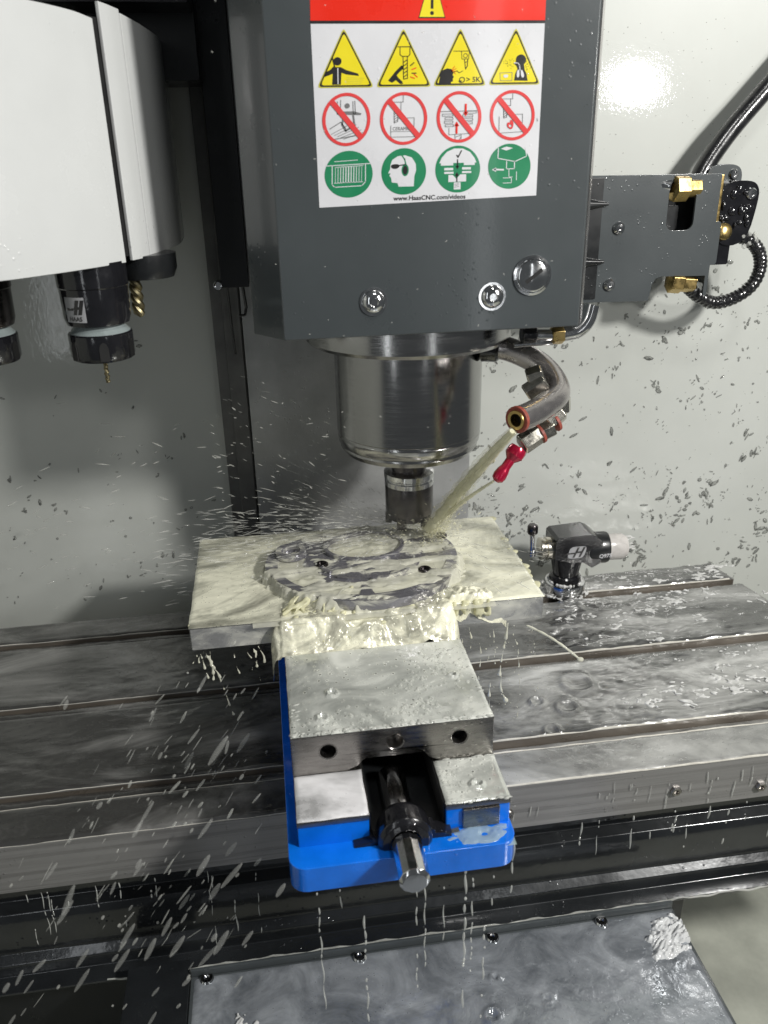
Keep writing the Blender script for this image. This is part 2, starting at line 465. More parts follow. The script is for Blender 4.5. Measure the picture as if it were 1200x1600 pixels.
def rr(x0, y0, x1, y1, r, n=5):
    out = []
    for cx, cy, a in ((x1 - r, y1 - r, 0), (x0 + r, y1 - r, 90), (x0 + r, y0 + r, 180), (x1 - r, y0 + r, 270)):
        for i in range(n + 1):
            t = math.radians(a + 90 * i / n)
            out.append((cx + r * math.cos(t), cy + r * math.sin(t)))
    return out
def circ(cx, cy, r, n=24, ry=None, rot=0):
    ry = ry or r
    c, s_ = math.cos(rot), math.sin(rot)
    return [(cx + r * math.cos(a) * c - ry * math.sin(a) * s_, cy + r * math.cos(a) * s_ + ry * math.sin(a) * c) for a in [2 * math.pi * i / n for i in range(n)]]
def smooth_loop(pts, it=2):
    for _ in range(it):
        q = []
        for i in range(len(pts)):
            a, b = pts[i], pts[(i + 1) % len(pts)]
            q += [(a[0] * .75 + b[0] * .25, a[1] * .75 + b[1] * .25), (a[0] * .25 + b[0] * .75, a[1] * .25 + b[1] * .75)]
        pts = q
    return pts
def bez(pts, n=24):
    """Catmull-Rom through pts"""
    P = [Vector(p) for p in pts]; P = [2 * P[0] - P[1]] + P + [2 * P[-1] - P[-2]]
    out = []
    for i in range(1, len(P) - 2):
        for k in range(n):
            t = k / n
            a, b, c, d = P[i - 1], P[i], P[i + 1], P[i + 2]
            out.append(0.5 * ((2 * b) + (c - a) * t + (2 * a - 5 * b + 4 * c - d) * t * t + (3 * b - a - 3 * c + d) * t ** 3))
    out.append(P[-2])
    return out
XZ = lambda Y: (lambda u, v, d: (u, Y + d, v))       # a drawing on a vertical plane facing the camera side
XY = lambda Z: (lambda u, v, d: (u, v, Z + d))

def vnoise(x, y, seed=0):
    r = np.random.default_rng(seed).random((64, 64))
    xi = np.floor(x).astype(int); yi = np.floor(y).astype(int)
    fx = x - xi; fy = y - yi
    fx = fx * fx * (3 - 2 * fx); fy = fy * fy * (3 - 2 * fy)
    a = r[xi % 64, yi % 64]; b = r[(xi + 1) % 64, yi % 64]; c = r[xi % 64, (yi + 1) % 64]; d = r[(xi + 1) % 64, (yi + 1) % 64]
    return (a * (1 - fx) + b * fx) * (1 - fy) + (c * (1 - fx) + d * fx) * fy
def fbm(x, y, seed=0, o=4):
    s_ = 0; a = 0.5
    for i in range(o):
        s_ = s_ + a * vnoise(x * 2 ** i + 13.7 * i, y * 2 ** i + 7.1 * i, seed + i); a *= 0.5
    return s_ / (1 - 0.5 ** o)

def film(name, x0, x1, y0, y1, h, mat, res=2.5, parent=None, edge=4.0, xend=None, craters=(), origin=None, clamp=0.15):
    """sheet of liquid: a height field h(X, Y) in mm above the surface it lies on, running down to it at its rim"""
    nx = max(3, int((x1 - x0) / res)); ny = max(3, int((y1 - y0) / res))
    U, V = np.meshgrid(np.linspace(0, 1, nx), np.linspace(0, 1, ny), indexing='ij')
    Y = y0 + (y1 - y0) * V
    X = x0 + ((xend(Y) if xend else x1) - x0) * U
    wob = 1.2 * (fbm(X / 14, Y / 14, 91) - 0.5)
    Z = h(X, Y)
    e = np.minimum(np.minimum(U * nx, (1 - U) * nx), np.minimum(V * ny, (1 - V) * ny)) * res
    k = np.clip(e / edge, 0, 1); k = np.sqrt(k * (2 - k))
    base = h(X, Y) * 0
    for cx, cy, r in craters:
        d = np.hypot(X - cx, (Y - cy))
        Z = Z + 2.6 * np.exp(-((d - r) / (0.25 * r)) ** 2) - 1.2 * np.exp(-(d / (0.7 * r)) ** 2)
    Z = np.maximum(Z, clamp)
    zb = ZB
    Zw = zb + Z * (k if clamp > 0 else 1)
    V3 = np.stack([X + wob * (k < 1), Y + wob * (k < 1), Zw], -1).reshape(-1, 3)
    I = np.arange(nx * ny).reshape(nx, ny)
    F = np.stack([I[:-1, :-1], I[1:, :-1], I[1:, 1:], I[:-1, 1:]], -1).reshape(-1, 4)
    g = G(); g.v = [tuple(p) for p in V3.tolist()]; g.f = [tuple(f) for f in F.tolist()]; g.m = [0] * len(g.f)
    return build(name, g, mat, parent, ang=80, recalc=False)
ZB = 0.0

# ================================================================ THE SETTING
g = G()
g.box((-900, 940, -600), (1400, 950, 1000))
tag(build('back_wall', g, 'wall', origin=(0, 940, 0)), kind='structure')
g = G(); g.box((-900, -100, -470), (1400, 940, -460))
tag(build('floor', g, 'floor', origin=(0, 400, -470)), kind='structure')
g = G(); g.box((-912, -100, -460), (-900, 950, 1000))
tag(build('side_wall', g, 'wall', origin=(-900, 400, 0)), kind='structure')

# wet specks and chips stuck to the wall
def specks(name, n, fn, mat, Y=939.6):
    g = G()
    for i in range(n):
        x, z, k = fn()
        if x is None: continue
        a0 = random.gauss(0.9, 0.75)
        for j in range(random.choice((1, 1, 2, 3))):
            L_ = random.uniform(0.9, 4.2) * k; wd = random.uniform(0.5, 1.7) * k
            a = a0 + random.gauss(0, 0.5)
            M3 = Matrix.Rotation(-a, 3, 'Y')
            g.ball((x + random.gauss(0, 2.2), Y, z + random.gauss(0, 2.2)), (L_, 0.7, wd), 0, 1, M3)
    return build(name, g, mat, origin=(300, Y, 200), ang=180)
CL = [(random.uniform(225, 680), -130 + 480 * random.random() ** 1.25, random.uniform(3, 22)) for _ in range(120)]
def right_speck():
    x = random.uniform(225, 680); z = random.uniform(-150, 400)
    if random.random() < .62:
        c_ = random.choice(CL); return random.gauss(c_[0], c_[2]), random.gauss(c_[1], c_[2] * .8), random.choice((.3, .45, .6, .9, 1.2, 1.9))
    if random.random() > 0.35 + 0.65 * min(1, (400 - z) / 230): return None, None, None
    if fbm(np.array(x / 28.0), np.array(z / 28.0), 5) < 0.44 and random.random() < 0.7: return None, None, None
    return x, z, random.choice((0.3, 0.4, 0.6, 0.8, 1.3, 1.8))
tag(specks('wet_chips', 1150, right_speck, 'spots'), 'wet grey metal chips and drops stuck all over the pale wall', 'metal chips', kind='stuff')
def left_speck():
    x = random.uniform(-350, -60); z = random.uniform(0, 330)
    if random.random() > 1.05 - z / 300: return None, None, None
    return x, z, random.choice((0.5, 0.8, 1.2))
tag(specks('wall_drops', 170, left_speck, 'spots'), 'sparse dark drops clinging to the shaded left part of the wall', 'coolant drops', kind='stuff')
g = G()
for i in range(420):
    x = random.uniform(265, 640); z = random.uniform(380, 620)
    if random.random() < 0.35: z = random.uniform(60, 400)
    g.ball((x, 939.7, z), (random.uniform(.35, .9), .5, random.uniform(.35, .8)), 0, 1)
tag(build('clear_drops', g, 'milk', origin=(300, 940, 500), ang=180), 'tiny clear drops on the upper wall around the lamp reflection', 'coolant drops', kind='stuff')

# ---------------------------------------------------------------- column behind the table
t = thing('machine_column', 'grey steel column with a darker left edge standing behind the milling table', 'machine column', (90, 925, -60))
g = G(); g.box((-24, 915, -60), (232, 938, 900)); build('way_cover', g, 'colm', t, 1.0)
g = G(); g.box((-56, 922, -60), (-24.5, 938, 900)); g.box((-44, 917, -60), (-26, 922, 900)); build('edge_flange', g, 'colflange', t, 1.0)
g = G(); g.box((-42, 895, 372), (-13, 921, 900)); build('side_rail', g, 'black', t, 1.0)
g = G(); g.tube([(-36, 905, 372), (-35, 905, 330), (-34, 908, 300)], 1.2, 8)
g.tube([(-20, 905, 372), (-18, 905, 350), (-20, 905, 342), (-26, 905, 341)], 1.6, 8)
build('rail_wiper', g, 'blackgloss', t)
g = G(); g.lathe((-45, 893, 375), (0, 1, 0), [(0, -3), (4, -2), (5, 2), (5, 8), (0, 8)], 16); build('screw', g, 'chrome', t)

# ================================================================ SPINDLE HEAD
head = thing('milling_head', 'dark grey milling head with round steel spindle nose hanging over the vise', 'spindle head', (133, 780, 365))
g = G()
out = [(14.5, 650), (253, 650), (262, 668), (262, 895), (-9, 895), (-9, 682)]
g.prism([out], XY(0), 365, 900)
build('casing', g, 'head', head, 1.2, 3)
g = G(); g.prism([[(254.5, 654), (261.5, 667.5), (262.6, 667), (255.5, 653)]], XY(0), 366, 899); build('edge_trim', g, 'tube', head)
for (x, z, r, kind) in ((85, 392, 9.2, 0), (180, 392, 9.2, 0)):
    g = G()
    g.lathe((x, 650, z), (0, -1, 0), [(r, 0), (r, .8), (r * .92, 2.6), (r * .7, 4.6), (r * .38, 5.4), (r * .30, 4.0), (0, 4.0)], 40)
    g.lathe((x, 650, z), (0, -1, 0), [(r * 1.2, 0), (r * 1.2, 0.7), (r, 0.7)], 40)
    build('screw', g, 'chrome', head)
g = G()
g.lathe((212, 650, 407), (0, -1, 0), [(15.5, 0), (15.5, 1.2), (13.6, 2.2), (13.2, 1.6), (12.6, 1.6), (12.2, 4.2), (10.5, 5.2), (0, 5.2)], 56)
fnp = lambda u, v, d: (212 + u * .8 - v * .6, 650 + d, 407 + u * .6 + v * .8)
build('plug', g, 'chrome', head, label='large round silver plug with a slot')
g = G(); g.prism([rr(-8, -1.4, 8, 1.4, .8)], fnp, -5.3, -5.6); build('slot', g, 'dark', head)
# nose
cx, cy = 133, 772
g = G()
g.lathe((cx, cy, 0), (0, 0, 1), [(0, 366), (96, 366), (97, 364), (97, 341), (94, 337.5), (71, 336), (0, 336)], 96)
build('spindle_flange', g, 'steel', head)
g = G()
g.lathe((cx, cy, 0), (0, 0, 1), [(0, 336), (70.5, 336), (70.5, 250), (69.6, 249), (69.6, 247), (70.2, 246), (69.5, 240), (67, 236.5), (67, 235), (67.6, 234), (64, 229), (56, 226), (44, 225), (44, 229), (0, 229)], 96)
build('spindle_nose', g, 'steel', head)
g = G()
for i in range(26):
    a = random.uniform(3.6, 4.5)
    p = Vector((cx + 93 * math.cos(a), cy + 93 * math.sin(a), 364.5))
    g.tube([p, p + Vector((random.gauss(0, 4), -3, random.uniform(-1, 3)))], .45, 5)
tag(build('rust_chips', g, 'brass', head), kind='stuff')
for x0, z0 in ((66, 640), (245, 640)): pass

# ---------------------------------------------------------------- tool in the spindle
t = thing('spindle_tool', 'wet steel face mill held in the spindle above the milled part', 'milling tool', (cx, cy, 143))
g = G(); g.lathe((cx, cy, 0), (0, 0, 1), [(0, 228), (40, 228), (40, 222), (33, 219), (26, 218), (0, 218)], 64); build('retention_collar', g, 'steel', t)
g = G(); g.lathe((cx, cy, 0), (0, 0, 1), [(0, 219), (21, 219), (21, 214), (17.5, 212), (17.5, 204), (0, 204)], 56); build('tool_neck', g, 'steeltool', t)
g = G(); g.lathe((cx, cy, 0), (0, 0, 1), [(0, 205), (21, 205), (25.5, 203), (25.5, 198), (23.5, 196.5), (23.5, 195.5), (25, 194.5), (25, 190), (0, 190)], 56); build('tool_flange', g, 'chrome', t)
g = G(); g.lathe((cx, cy, 0), (0, 0, 1), [(0, 191), (23.5, 191), (24.5, 188), (24.5, 160), (22, 153), (15, 150), (0, 150)], 56)
build('cutter_body', g, 'steeltool', t)
for k in range(5):
    a = 2 * math.pi * k / 5 + .4
    u = Vector((math.cos(a), math.sin(a), 0)); w_ = Vector((-u.y, u.x, 0)); c = Vector((cx, cy, 0)) + u * 21
    g = G(); g.prism([[(-4, 146), (4, 146), (4.5, 158), (-4.5, 158)]], lambda p, q, d: c + w_ * p + u * d + Vector((0, 0, q)), -3, 3.6)
    build('insert', g, 'steeltool', t, 0.4)

# ================================================================ SAFETY LABEL (writing and marks)
lab = thing('safety_label', 'red and white warning sticker with rows of round and triangular signs on the grey head', 'warning sign', (130, 650, 462))
def Lc(px, py):
    lx = 40 + (py - 110) * .0578; rx = 1135 - (py - 110) * .036
    return 46.5 + (px - lx) / (rx - lx) * 165.5, 580 - (py / 3 - 37) * .4097
PL = XZ(649.8)
def LF(px, py, d): return (*[Lc(px, py)[0]], 649.72 - .07 * d, Lc(px, py)[1])
g = G(); g.prism([[(40, 112), (1135, 112), (1105, 945), (90, 975)]], lambda u, v, d: (Lc(u, v)[0], 649.95 - d, Lc(u, v)[1]), 0, .15); build('white_sheet', g, 'print_white', lab)
g = G(); g.prism([[(33, -200), (1145, -200), (1136, 98), (39, 98)]], lambda u, v, d: (Lc(u, v)[0], 649.95 - d, Lc(u, v)[1]), 0, .15); build('red_header', g, 'print_red', lab)
g = G(); g.prism([[(38.5, 99), (1136, 99), (1136, 111), (39.5, 111)]], lambda u, v, d: (Lc(u, v)[0], 649.95 - d, Lc(u, v)[1]), 0, .15); build('black_rule', g, 'print_black', lab)
def inset_tri(ax, ay, bx, cx_, by, k):
    c = ((ax + bx + cx_) / 3, (ay + 2 * by) / 3)
    return [(c[0] + (x - c[0]) * k, c[1] + (y - c[1]) * k) for x, y in ((ax, ay), (bx, by), (cx_, by))]
def rtri(T, r=.06):
    out = []
    for i in range(3):
        a, b, c = T[i - 1], T[i], T[(i + 1) % 3]
        out += [(b[0] + (a[0] - b[0]) * r, b[1] + (a[1] - b[1]) * r), (b[0] + (a[0] - b[0]) * r * .25 + (c[0] - b[0]) * r * .25, b[1] + (a[1] - b[1]) * r * .25 + (c[1] - b[1]) * r * .25), (b[0] + (c[0] - b[0]) * r, b[1] + (c[1] - b[1]) * r)]
    return out
def line(g, pts, wd, d, mat):
    for a, b in zip(pts[:-1], pts[1:]):
        dx, dy = b[0] - a[0], b[1] - a[1]; l = math.hypot(dx, dy) or 1
        nx, ny = -dy / l * wd / 2, dx / l * wd / 2; ex, ey = dx / l * wd * .4, dy / l * wd * .4
        g.flat([[(a[0] + nx - ex, a[1] + ny - ey), (b[0] + nx + ex, b[1] + ny + ey), (b[0] - nx + ex, b[1] - ny + ey), (a[0] - nx - ex, a[1] - ny - ey)]], LF, d, mat)
TX = lambda s_, size, x, y, g, mat, d=4, sx=1.0, bold=0: text_mesh(s_, size, lambda u, v, dd: LF(x + u, y - v, dd), d, g, mat, sx=sx, bold=bold)
PM = ['print_yellow', 'print_black', 'print_yellow_soft', 'print_white', 'print_red', 'print_grey']
# header triangle (only its foot is in view)
g = G()
g.flat([inset_tri(597, -130, 534, 660, 88, 1.0)], LF, 1, 1); g.flat([inset_tri(597, -130, 534, 660, 88, .93)], LF, 2, 0)
line(g, [(597, -40), (597, 42)], 13, 3, 1); g.flat([circ(597, 66, 9, 16)], LF, 3, 1)
build('alert_triangle', g, PM, lab, smooth=False)
tris = [(190, 72, 332, 398), (465, 340, 600, 398), (732, 605, 858, 396), (997, 866, 1118, 394)]
for i, (ax, bx, cx_, by) in enumerate(tris):
    T = (ax, 128, bx, cx_, by)
    g = G()
    g.flat([rtri(inset_tri(*T, 1.0))], LF, 1, 2); g.flat([rtri(inset_tri(*T, .95))], LF, 2, 1); g.flat([rtri(inset_tri(*T, .87))], LF, 3, 0)
    tr = build('warning_triangle', g, PM, lab, smooth=False)
    g = G()
    if i == 0:      # person with spread arms
        g.flat([circ(163, 278, 19, 20)], LF, 4, 1)
        g.flat([[(138, 312), (150, 304), (178, 304), (205, 318), (258, 334), (262, 345), (205, 338), (182, 330), (180, 384), (140, 384), (142, 334), (118, 344), (100, 348), (112, 326)]], LF, 4, 1)
        line(g, [(165, 310), (167, 380)], 4, 5, 3); line(g, [(108, 345), (150, 300), (140, 262)], 6, 5, 1)
        for k in range(4): line(g, [(205, 352 + 8 * k), (285 - 4 * k, 356 + 8 * k)], 2, 4, 2)
    elif i == 1:    # hand near a drill
        g.flat([[(396, 368), (430, 326), (456, 300), (470, 298), (466, 314), (448, 330), (436, 344), (446, 358), (462, 372), (466, 384), (452, 384), (432, 366), (424, 372), (414, 378)]], LF, 4, 1)
        line(g, [(440, 215), (496, 215)], 4, 4, 1); line(g, [(450, 217), (450, 250), (460, 258), (488, 258), (496, 250), (496, 217)], 4, 4, 1)
        line(g, [(464, 258), (468, 362), (486, 358), (484, 258)], 4, 4, 1)
        for k in range(5): line(g, [(467, 285 + 17 * k), (484, 273 + 17 * k)], 4, 4, 1)
        for k, (x, y, c) in enumerate([(500, 300, 1), (506, 318, 4), (506, 335, 1), (500, 352, 4), (516, 340, 4)]):
            a = -.7 + .35 * k; line(g, [(x, y), (x + 20 * math.cos(a), y + 20 * math.sin(a))], 5, 4, c)
    elif i == 2:    # head hit by a chip, speed mark
        g.flat([[(645, 388), (632, 384), (640, 340), (652, 322), (672, 314), (692, 318), (700, 332), (698, 346), (704, 354), (698, 362), (700, 374), (690, 378), (690, 388)]], LF, 4, 1)
        line(g, [(700, 236), (772, 236)], 3, 4, 1); line(g, [(738, 238), (740, 272), (772, 272), (775, 238)], 3, 4, 1)
        g.flat([circ(757, 257, 11, 20), circ(757, 257, 8, 20)], LF, 4, 1)
        line(g, [(752, 274), (758, 318), (766, 304), (768, 274)], 4, 4, 1); line(g, [(755, 290), (766, 282)], 3, 4, 1)
        for k in range(4):
            a = -.9 + .5 * k; line(g, [(690, 326), (690 + 26 * math.cos(a), 326 + 26 * math.sin(a))], 3, 4, 4)
        line(g, [(700, 334), (718, 326), (728, 336), (745, 326)], 3, 4, 1)
        g.flat([circ(742, 368, 14, 20), circ(742, 368, 9.5, 20)], LF, 4, 1); g.flat([[(724, 372), (734, 384), (742, 370)]], LF, 4.5, 1)
        TX('> 5K', 34, 795, 368, g, 1, bold=.6)
    else:           # bust breathing fumes
        g.flat([circ(1022, 278, 25, 24)], LF, 4, 1)
        g.flat([[(998, 284), (990, 296), (1000, 306), (1006, 320), (996, 340), (990, 374), (1056, 376), (1050, 344), (1040, 322), (1036, 296)]], LF, 4.2, 1)
        g.flat([smooth_loop([(1004, 326), (1014, 322), (1016, 350), (1010, 362), (1002, 356)])], LF, 5, 3)
        g.flat([smooth_loop([(1022, 322), (1032, 328), (1040, 356), (1030, 362), (1022, 350)])], LF, 5, 3)
        line(g, [(990, 292), (1008, 292), (1016, 304), (1018, 326)], 4, 5, 3)
        line(g, [(922, 338), (980, 336), (980, 374), (924, 374), (922, 338)], 2.5, 4, 5)
        g.flat([smooth_loop([(938, 346), (962, 345), (960, 360), (940, 360)])], LF, 5, 3)
        for k in range(60):
            x, y = random.uniform(940, 990), random.gauss(296, 9)
            if k > 26: x, y = 1045 + random.gauss(0, 11) + (k - 26) * .3, 262 + (k - 26) * 2.0
            g.flat([circ(x, y, 1.7, 6)], LF, 4, 1)
    build('pictogram', g, PM, tr, smooth=False)
PR = ['print_pink', 'print_black', 'print_white', 'print_grey', 'print_red']
rings = [(207, 547, 110, 126), (471, 547, 110, 126), (731, 544, 106, 124), (985, 540, 108, 122)]
for i, (x, y, rx, ry) in enumerate(rings):
    g = G()
    g.flat([circ(x, y, rx, 56, ry), circ(x, y, rx - 15, 56, ry - 15)], LF, 3, 0)
    a = math.radians(47)
    c, s_ = math.cos(a), math.sin(a)
    e = rx - 8
    g.flat([[(x - e * c * .98 - 9, y - (ry - 9) * s_ + 9), (x - e * c * .98 + 9, y - (ry - 9) * s_ - 9), (x + e * c + 9, y + (ry - 9) * s_ - 9), (x + e * c - 9, y + (ry - 9) * s_ + 9)]], LF, 5, 0)
    rg = build('prohibition_ring', g, PR, lab, smooth=False)
    g = G()
    if i == 0:
        line(g, [(165, 462), (165, 520), (180, 520), (180, 455)], 3, 2, 3); line(g, [(245, 460), (248, 520), (238, 520), (236, 462)], 3, 2, 3)
        g.flat([circ(210, 482, 12, 20)], LF, 2, 3)
        g.flat([[(166, 512), (188, 508), (240, 508), (276, 518), (272, 526), (166, 522)]], LF, 2, 3)
        line(g, [(195, 525), (188, 570), (205, 600), (245, 575), (238, 528)], 8, 2, 3)
        line(g, [(132, 590), (182, 558), (205, 590)], 4, 2, 3)
        for k in range(5): line(g, [(140 + 14 * k, 615 + 6 * k), (240 + 12 * k, 560 + 12 * k)], 2.5, 2, 3)
        line(g, [(150, 640), (262, 622)], 4, 2, 3)
    elif i == 1:
        line(g, [(468, 438), (468, 468), (412, 468)], 2.5, 2, 3); line(g, [(458, 468), (458, 506), (428, 506)], 2.5, 2, 3)
        line(g, [(426, 508), (428, 566), (444, 560), (444, 508)], 3, 2, 3)
        for k in range(4): line(g, [(427, 526 + 12 * k), (443, 514 + 12 * k)], 3, 2, 3)
        line(g, [(444, 545), (520, 543), (520, 634), (412, 634), (412, 580)], 2.5, 2, 3); line(g, [(412, 608), (520, 608)], 2, 2, 3)
        TX('CERAMICS', 24, 466, 595, g, 3, d=2, sx=.82)
    elif i == 2:
        line(g, [(640, 516), (816, 514)], 3, 2, 3)
        for k, (xa, xb) in enumerate(((652, 702), (665, 702), (662, 702), (666, 704))):
            yy = 528 + 17 * k; line(g, [(xa, yy), (xb, yy), (xb, yy + 10), (xa, yy + 10), (xa, yy)], 2.5, 2, 3)
        for k, (xa, xb) in enumerate(((760, 812), (748, 796), (744, 796), (764, 794))):
            yy = 516 + 17 * k; line(g, [(xa, yy), (xb, yy), (xb, yy + 10), (xa, yy + 10), (xa, yy)], 2.5, 2, 3)
        line(g, [(684, 596), (684, 628), (776, 624), (776, 590)], 2.5, 2, 3); line(g, [(712, 628), (714, 654)], 2.5, 2, 3); line(g, [(742, 626), (742, 650)], 2.5, 2, 3)
        line(g, [(716, 640), (738, 632)], 3, 2, 3); line(g, [(730, 658), (742, 640)], 3, 2, 3)
        line(g, [(762, 484), (762, 524)], 9, 4, 4); g.flat([[(750, 520), (774, 520), (762, 540)]], LF, 4, 4)
        line(g, [(720, 620), (720, 582)], 9, 4, 4); g.flat([[(708, 586), (732, 586), (720, 564)]], LF, 4, 4)
    else:
        line(g, [(986, 432), (986, 460), (936, 460)], 2.5, 2, 3); line(g, [(976, 462), (976, 492), (940, 492)], 2.5, 2, 3)
        line(g, [(942, 494), (944, 552), (958, 548), (958, 494)], 3, 2, 3)
        for k in range(4): line(g, [(943, 512 + 12 * k), (958, 500 + 12 * k)], 3, 2, 3)
        line(g, [(958, 536), (1034, 534), (1034, 620), (922, 625), (922, 545)], 2.5, 2, 3)
        g.flat([smooth_loop([(974, 606), (958, 592), (962, 570), (974, 578), (976, 556), (992, 572), (990, 592), (984, 606)]), circ(975, 590, 7, 14)], LF, 4, 0)
    build('pictogram', g, PR, rg, smooth=False)
PG = ['print_green', 'print_white', 'print_black', 'print_grey']
disc = [(221, 812, 110, 116), (475, 805, 104, 116), (728, 800, 106, 118), (974, 792, 102, 114)]
for i, (x, y, rx, ry) in enumerate(disc):
    g = G(); g.flat([circ(x, y, rx, 56, ry)], LF, 1, 0)
    dg_ = build('green_disc', g, PG, lab, smooth=False)
    g = G()
    if i == 0:
        line(g, [(118, 768), (330, 760)], 4, 2, 1); line(g, [(145, 770), (146, 862), (158, 874), (282, 870), (298, 850), (297, 764)], 4, 2, 1)
        line(g, [(155, 748), (260, 742)], 3, 2, 1)
        for k in range(11): line(g, [(160 + 12 * k, 776), (160 + 12 * k, 852)], 5 - abs(k - 5) * .6, 2, 1)
        line(g, [(158, 776), (286, 770)], 3, 2, 1); line(g, [(156, 854), (286, 850)], 3, 2, 1)
    elif i == 1:    # ear and eye protection
        g.flat([[(412, 772), (420, 746), (446, 728), (480, 724), (512, 736), (530, 768), (532, 800), (524, 830), (522, 880), (452, 880), (446, 862), (420, 858), (416, 834), (408, 824), (414, 812), (402, 812), (412, 790)]], LF, 2, 1)
        g.flat([smooth_loop([(414, 768), (450, 766), (456, 780), (440, 792), (416, 788)])], LF, 3, 2)
        line(g, [(452, 774), (480, 770)], 6, 3, 2)
        g.flat([circ(481, 798, 17, 24, 30)], LF, 3, 0); g.flat([circ(481, 798, 11, 24, 22)], LF, 4, 2)
        line(g, [(484, 770), (478, 744), (466, 726)], 6, 3, 0)
    elif i == 2:
        g.flat([[(640, 768), (652, 740), (676, 712), (710, 696), (750, 697), (784, 714), (806, 744), (816, 768)]], LF, 2, 1)
        for k, (a, b, c_, d_) in enumerate([(648, 768, 706, 780), (664, 792, 706, 804), (664, 812, 708, 822), (756, 768, 808, 780), (748, 790, 790, 802), (748, 810, 792, 820)]):
            g.flat([[(a, b), (c_, b), (c_, d_), (a, d_)]], LF, 2, 1)
        g.flat([[(684, 828), (704, 828), (722, 848), (740, 826), (768, 826), (768, 862), (684, 864)]], LF, 2, 1)
        g.flat([[(710, 866), (742, 866), (742, 902), (710, 902)]], LF, 2, 1)
        line(g, [(726, 752), (726, 788)], 6, 3, 2); g.flat([[(716, 782), (736, 782), (726, 800)]], LF, 3, 2)
        line(g, [(724, 862), (724, 828)], 6, 3, 2); g.flat([[(714, 832), (734, 832), (724, 814)]], LF, 3, 2)
        line(g, [(722, 730), (728, 740), (744, 708)], 6, 3, 2)
        for k in range(3): line(g, [(714, 876 + 8 * k), (734, 870 + 8 * k)], 2.5, 3, 3)
    else:
        line(g, [(920, 700), (918, 750), (1000, 768), (1056, 742), (1050, 700)], 4, 2, 1); g.flat([[(932, 702), (958, 692), (990, 700), (958, 712)]], LF, 2, 1)
        line(g, [(960, 766), (960, 804), (998, 804), (998, 766)], 4, 2, 1); line(g, [(972, 806), (972, 846), (988, 846)], 3, 2, 1)
        line(g, [(904, 806), (944, 808)], 8, 2, 1); g.flat([[(890, 807), (910, 796), (910, 818)]], LF, 2, 1)
        line(g, [(1008, 820), (1008, 862)], 3, 2, 1); line(g, [(944, 850), (984, 850), (984, 876), (944, 876)], 3, 2, 1)
    build('pictogram', g, PG, dg_, smooth=False)
g = G(); TX('www.HaasCNC.com/videos', 33, 598, 940, g, 0, d=2, bold=.5, sx=.90)
text_mesh('Inc.', 12, lambda u, v, d: LF(1106 + v, 562 - u, d), 2, g, 0)
tag(build('web_address', g, 'print_black', lab, smooth=False), kind='stuff')

# ================================================================ HOSE BRACKET at the right of the head
t = thing('hose_bracket', 'grey sheet metal bracket with brass fittings beside the head in front of the wall', 'bracket', (262, 860, 345))
g = G()
outl = [(262, 347), (412, 345), (414.5, 362), (418, 368), (424, 370), (460, 369), (474, 369), (474, 348), (478, 348), (479, 471), (262, 473)]
hole = rr(423, 416.5, 453, 466, 8)
g.prism([outl, hole[::-1]], XZ(860), 0, 3)
g.box((476, 863, 360), (479, 905, 468))
build('bracket_plate', g, 'bracket', t, .8)
g = G(); g.prism([rr(463, 380, 486, 424, 3)], XZ(862), 0, 14); build('bracket_tab', g, 'bracket', t, 1)
for x, z in ((371, 421), (366, 364)):
    g = G(); g.lathe((x, 860, z), (0, -1, 0), [(6.5, 0), (6.2, 2), (4, 4.2), (2, 4.4), (1.6, 3), (0, 3)], 24); build('rivet', g, 'chrome', t)
g = G()
for z, in ((445,), (388,)):
    g.tube([(335, 859, z), (357, 857, z)], [6, 1.5], 10)
g.box((336, 858.2, 350), (351, 859.7, 470)); build('bend_shade', g, 'black', t, .5)  # black strip and points stand for the shade along the bracket bend
g = G(); g.lathe((437, 864, 458), (-.95, -.1, .0), [(0, -20), (10, -20), (10, -6), (14, -5), (14, 10), (11, 11), (0, 11)], 6, a0=.3)
build('brass_elbow', g, 'brass', t, .8)
g = G(); g.tube([(425, 866, 461), (417, 868, 462), (410, 872, 460)], [8, 9, 7], 20); build('pipe_end', g, 'chrome', t)
g = G(); g.lathe((448, 868, 362), (-1, 0, .1), [(0, -18), (10, -18), (10, -4), (12, -3), (12, 10), (7, 12), (0, 12)], 6); build('brass_nut', g, 'brass', t, .6)
g = G(); g.box((478.5, 864, 390), (484, 892, 470)); g.lathe((492, 872, 412), (0, -1, .2), [(0, -6), (9, -6), (9, 8), (5, 10), (0, 10)], 20); build('brass_valve', g, 'brass', t, 1)
g = G(); g.prism([rr(425, 400, 466, 455, 3)], XZ(885), 0, 30); g.prism([rr(430, 408, 445, 440, 2)], XZ(880), 0, 5)
build('valve_body', g, 'black', t, 1)
g = G()
g.prism([smooth_loop([(486, 462), (520, 464), (530, 456), (530, 440), (524, 405), (506, 396), (488, 402), (484, 430)], 2)], XZ(872), 0, 24)
g.prism([rr(484, 378, 506, 402, 2)], XZ(874), 0, 12)
for i in range(22):
    g.ball((random.uniform(488, 522), 872, random.uniform(402, 456)), (random.uniform(2, 7), 3, random.uniform(2, 6)), 0, 2)
build('connector_block', g, 'blackgloss', t, .8)
g = G(); g.prism([smooth_loop([(478, 478), (506, 480), (518, 474), (518, 456), (480, 456)], 2)], XZ(890), 0, 8); build('mounting_ear', g, 'bracket', t, 1)
for x, y, z, r in ((508, 890, 469, 5.5), (521, 872, 450, 6)):
    g = G(); g.lathe((x, y, z), (0, -1, 0), [(r, 0), (r, 1.5), (r * .8, 3), (r * .45, 3), (r * .4, 1), (0, 1)], 20); build('screw', g, 'chrome', t)
g = G()
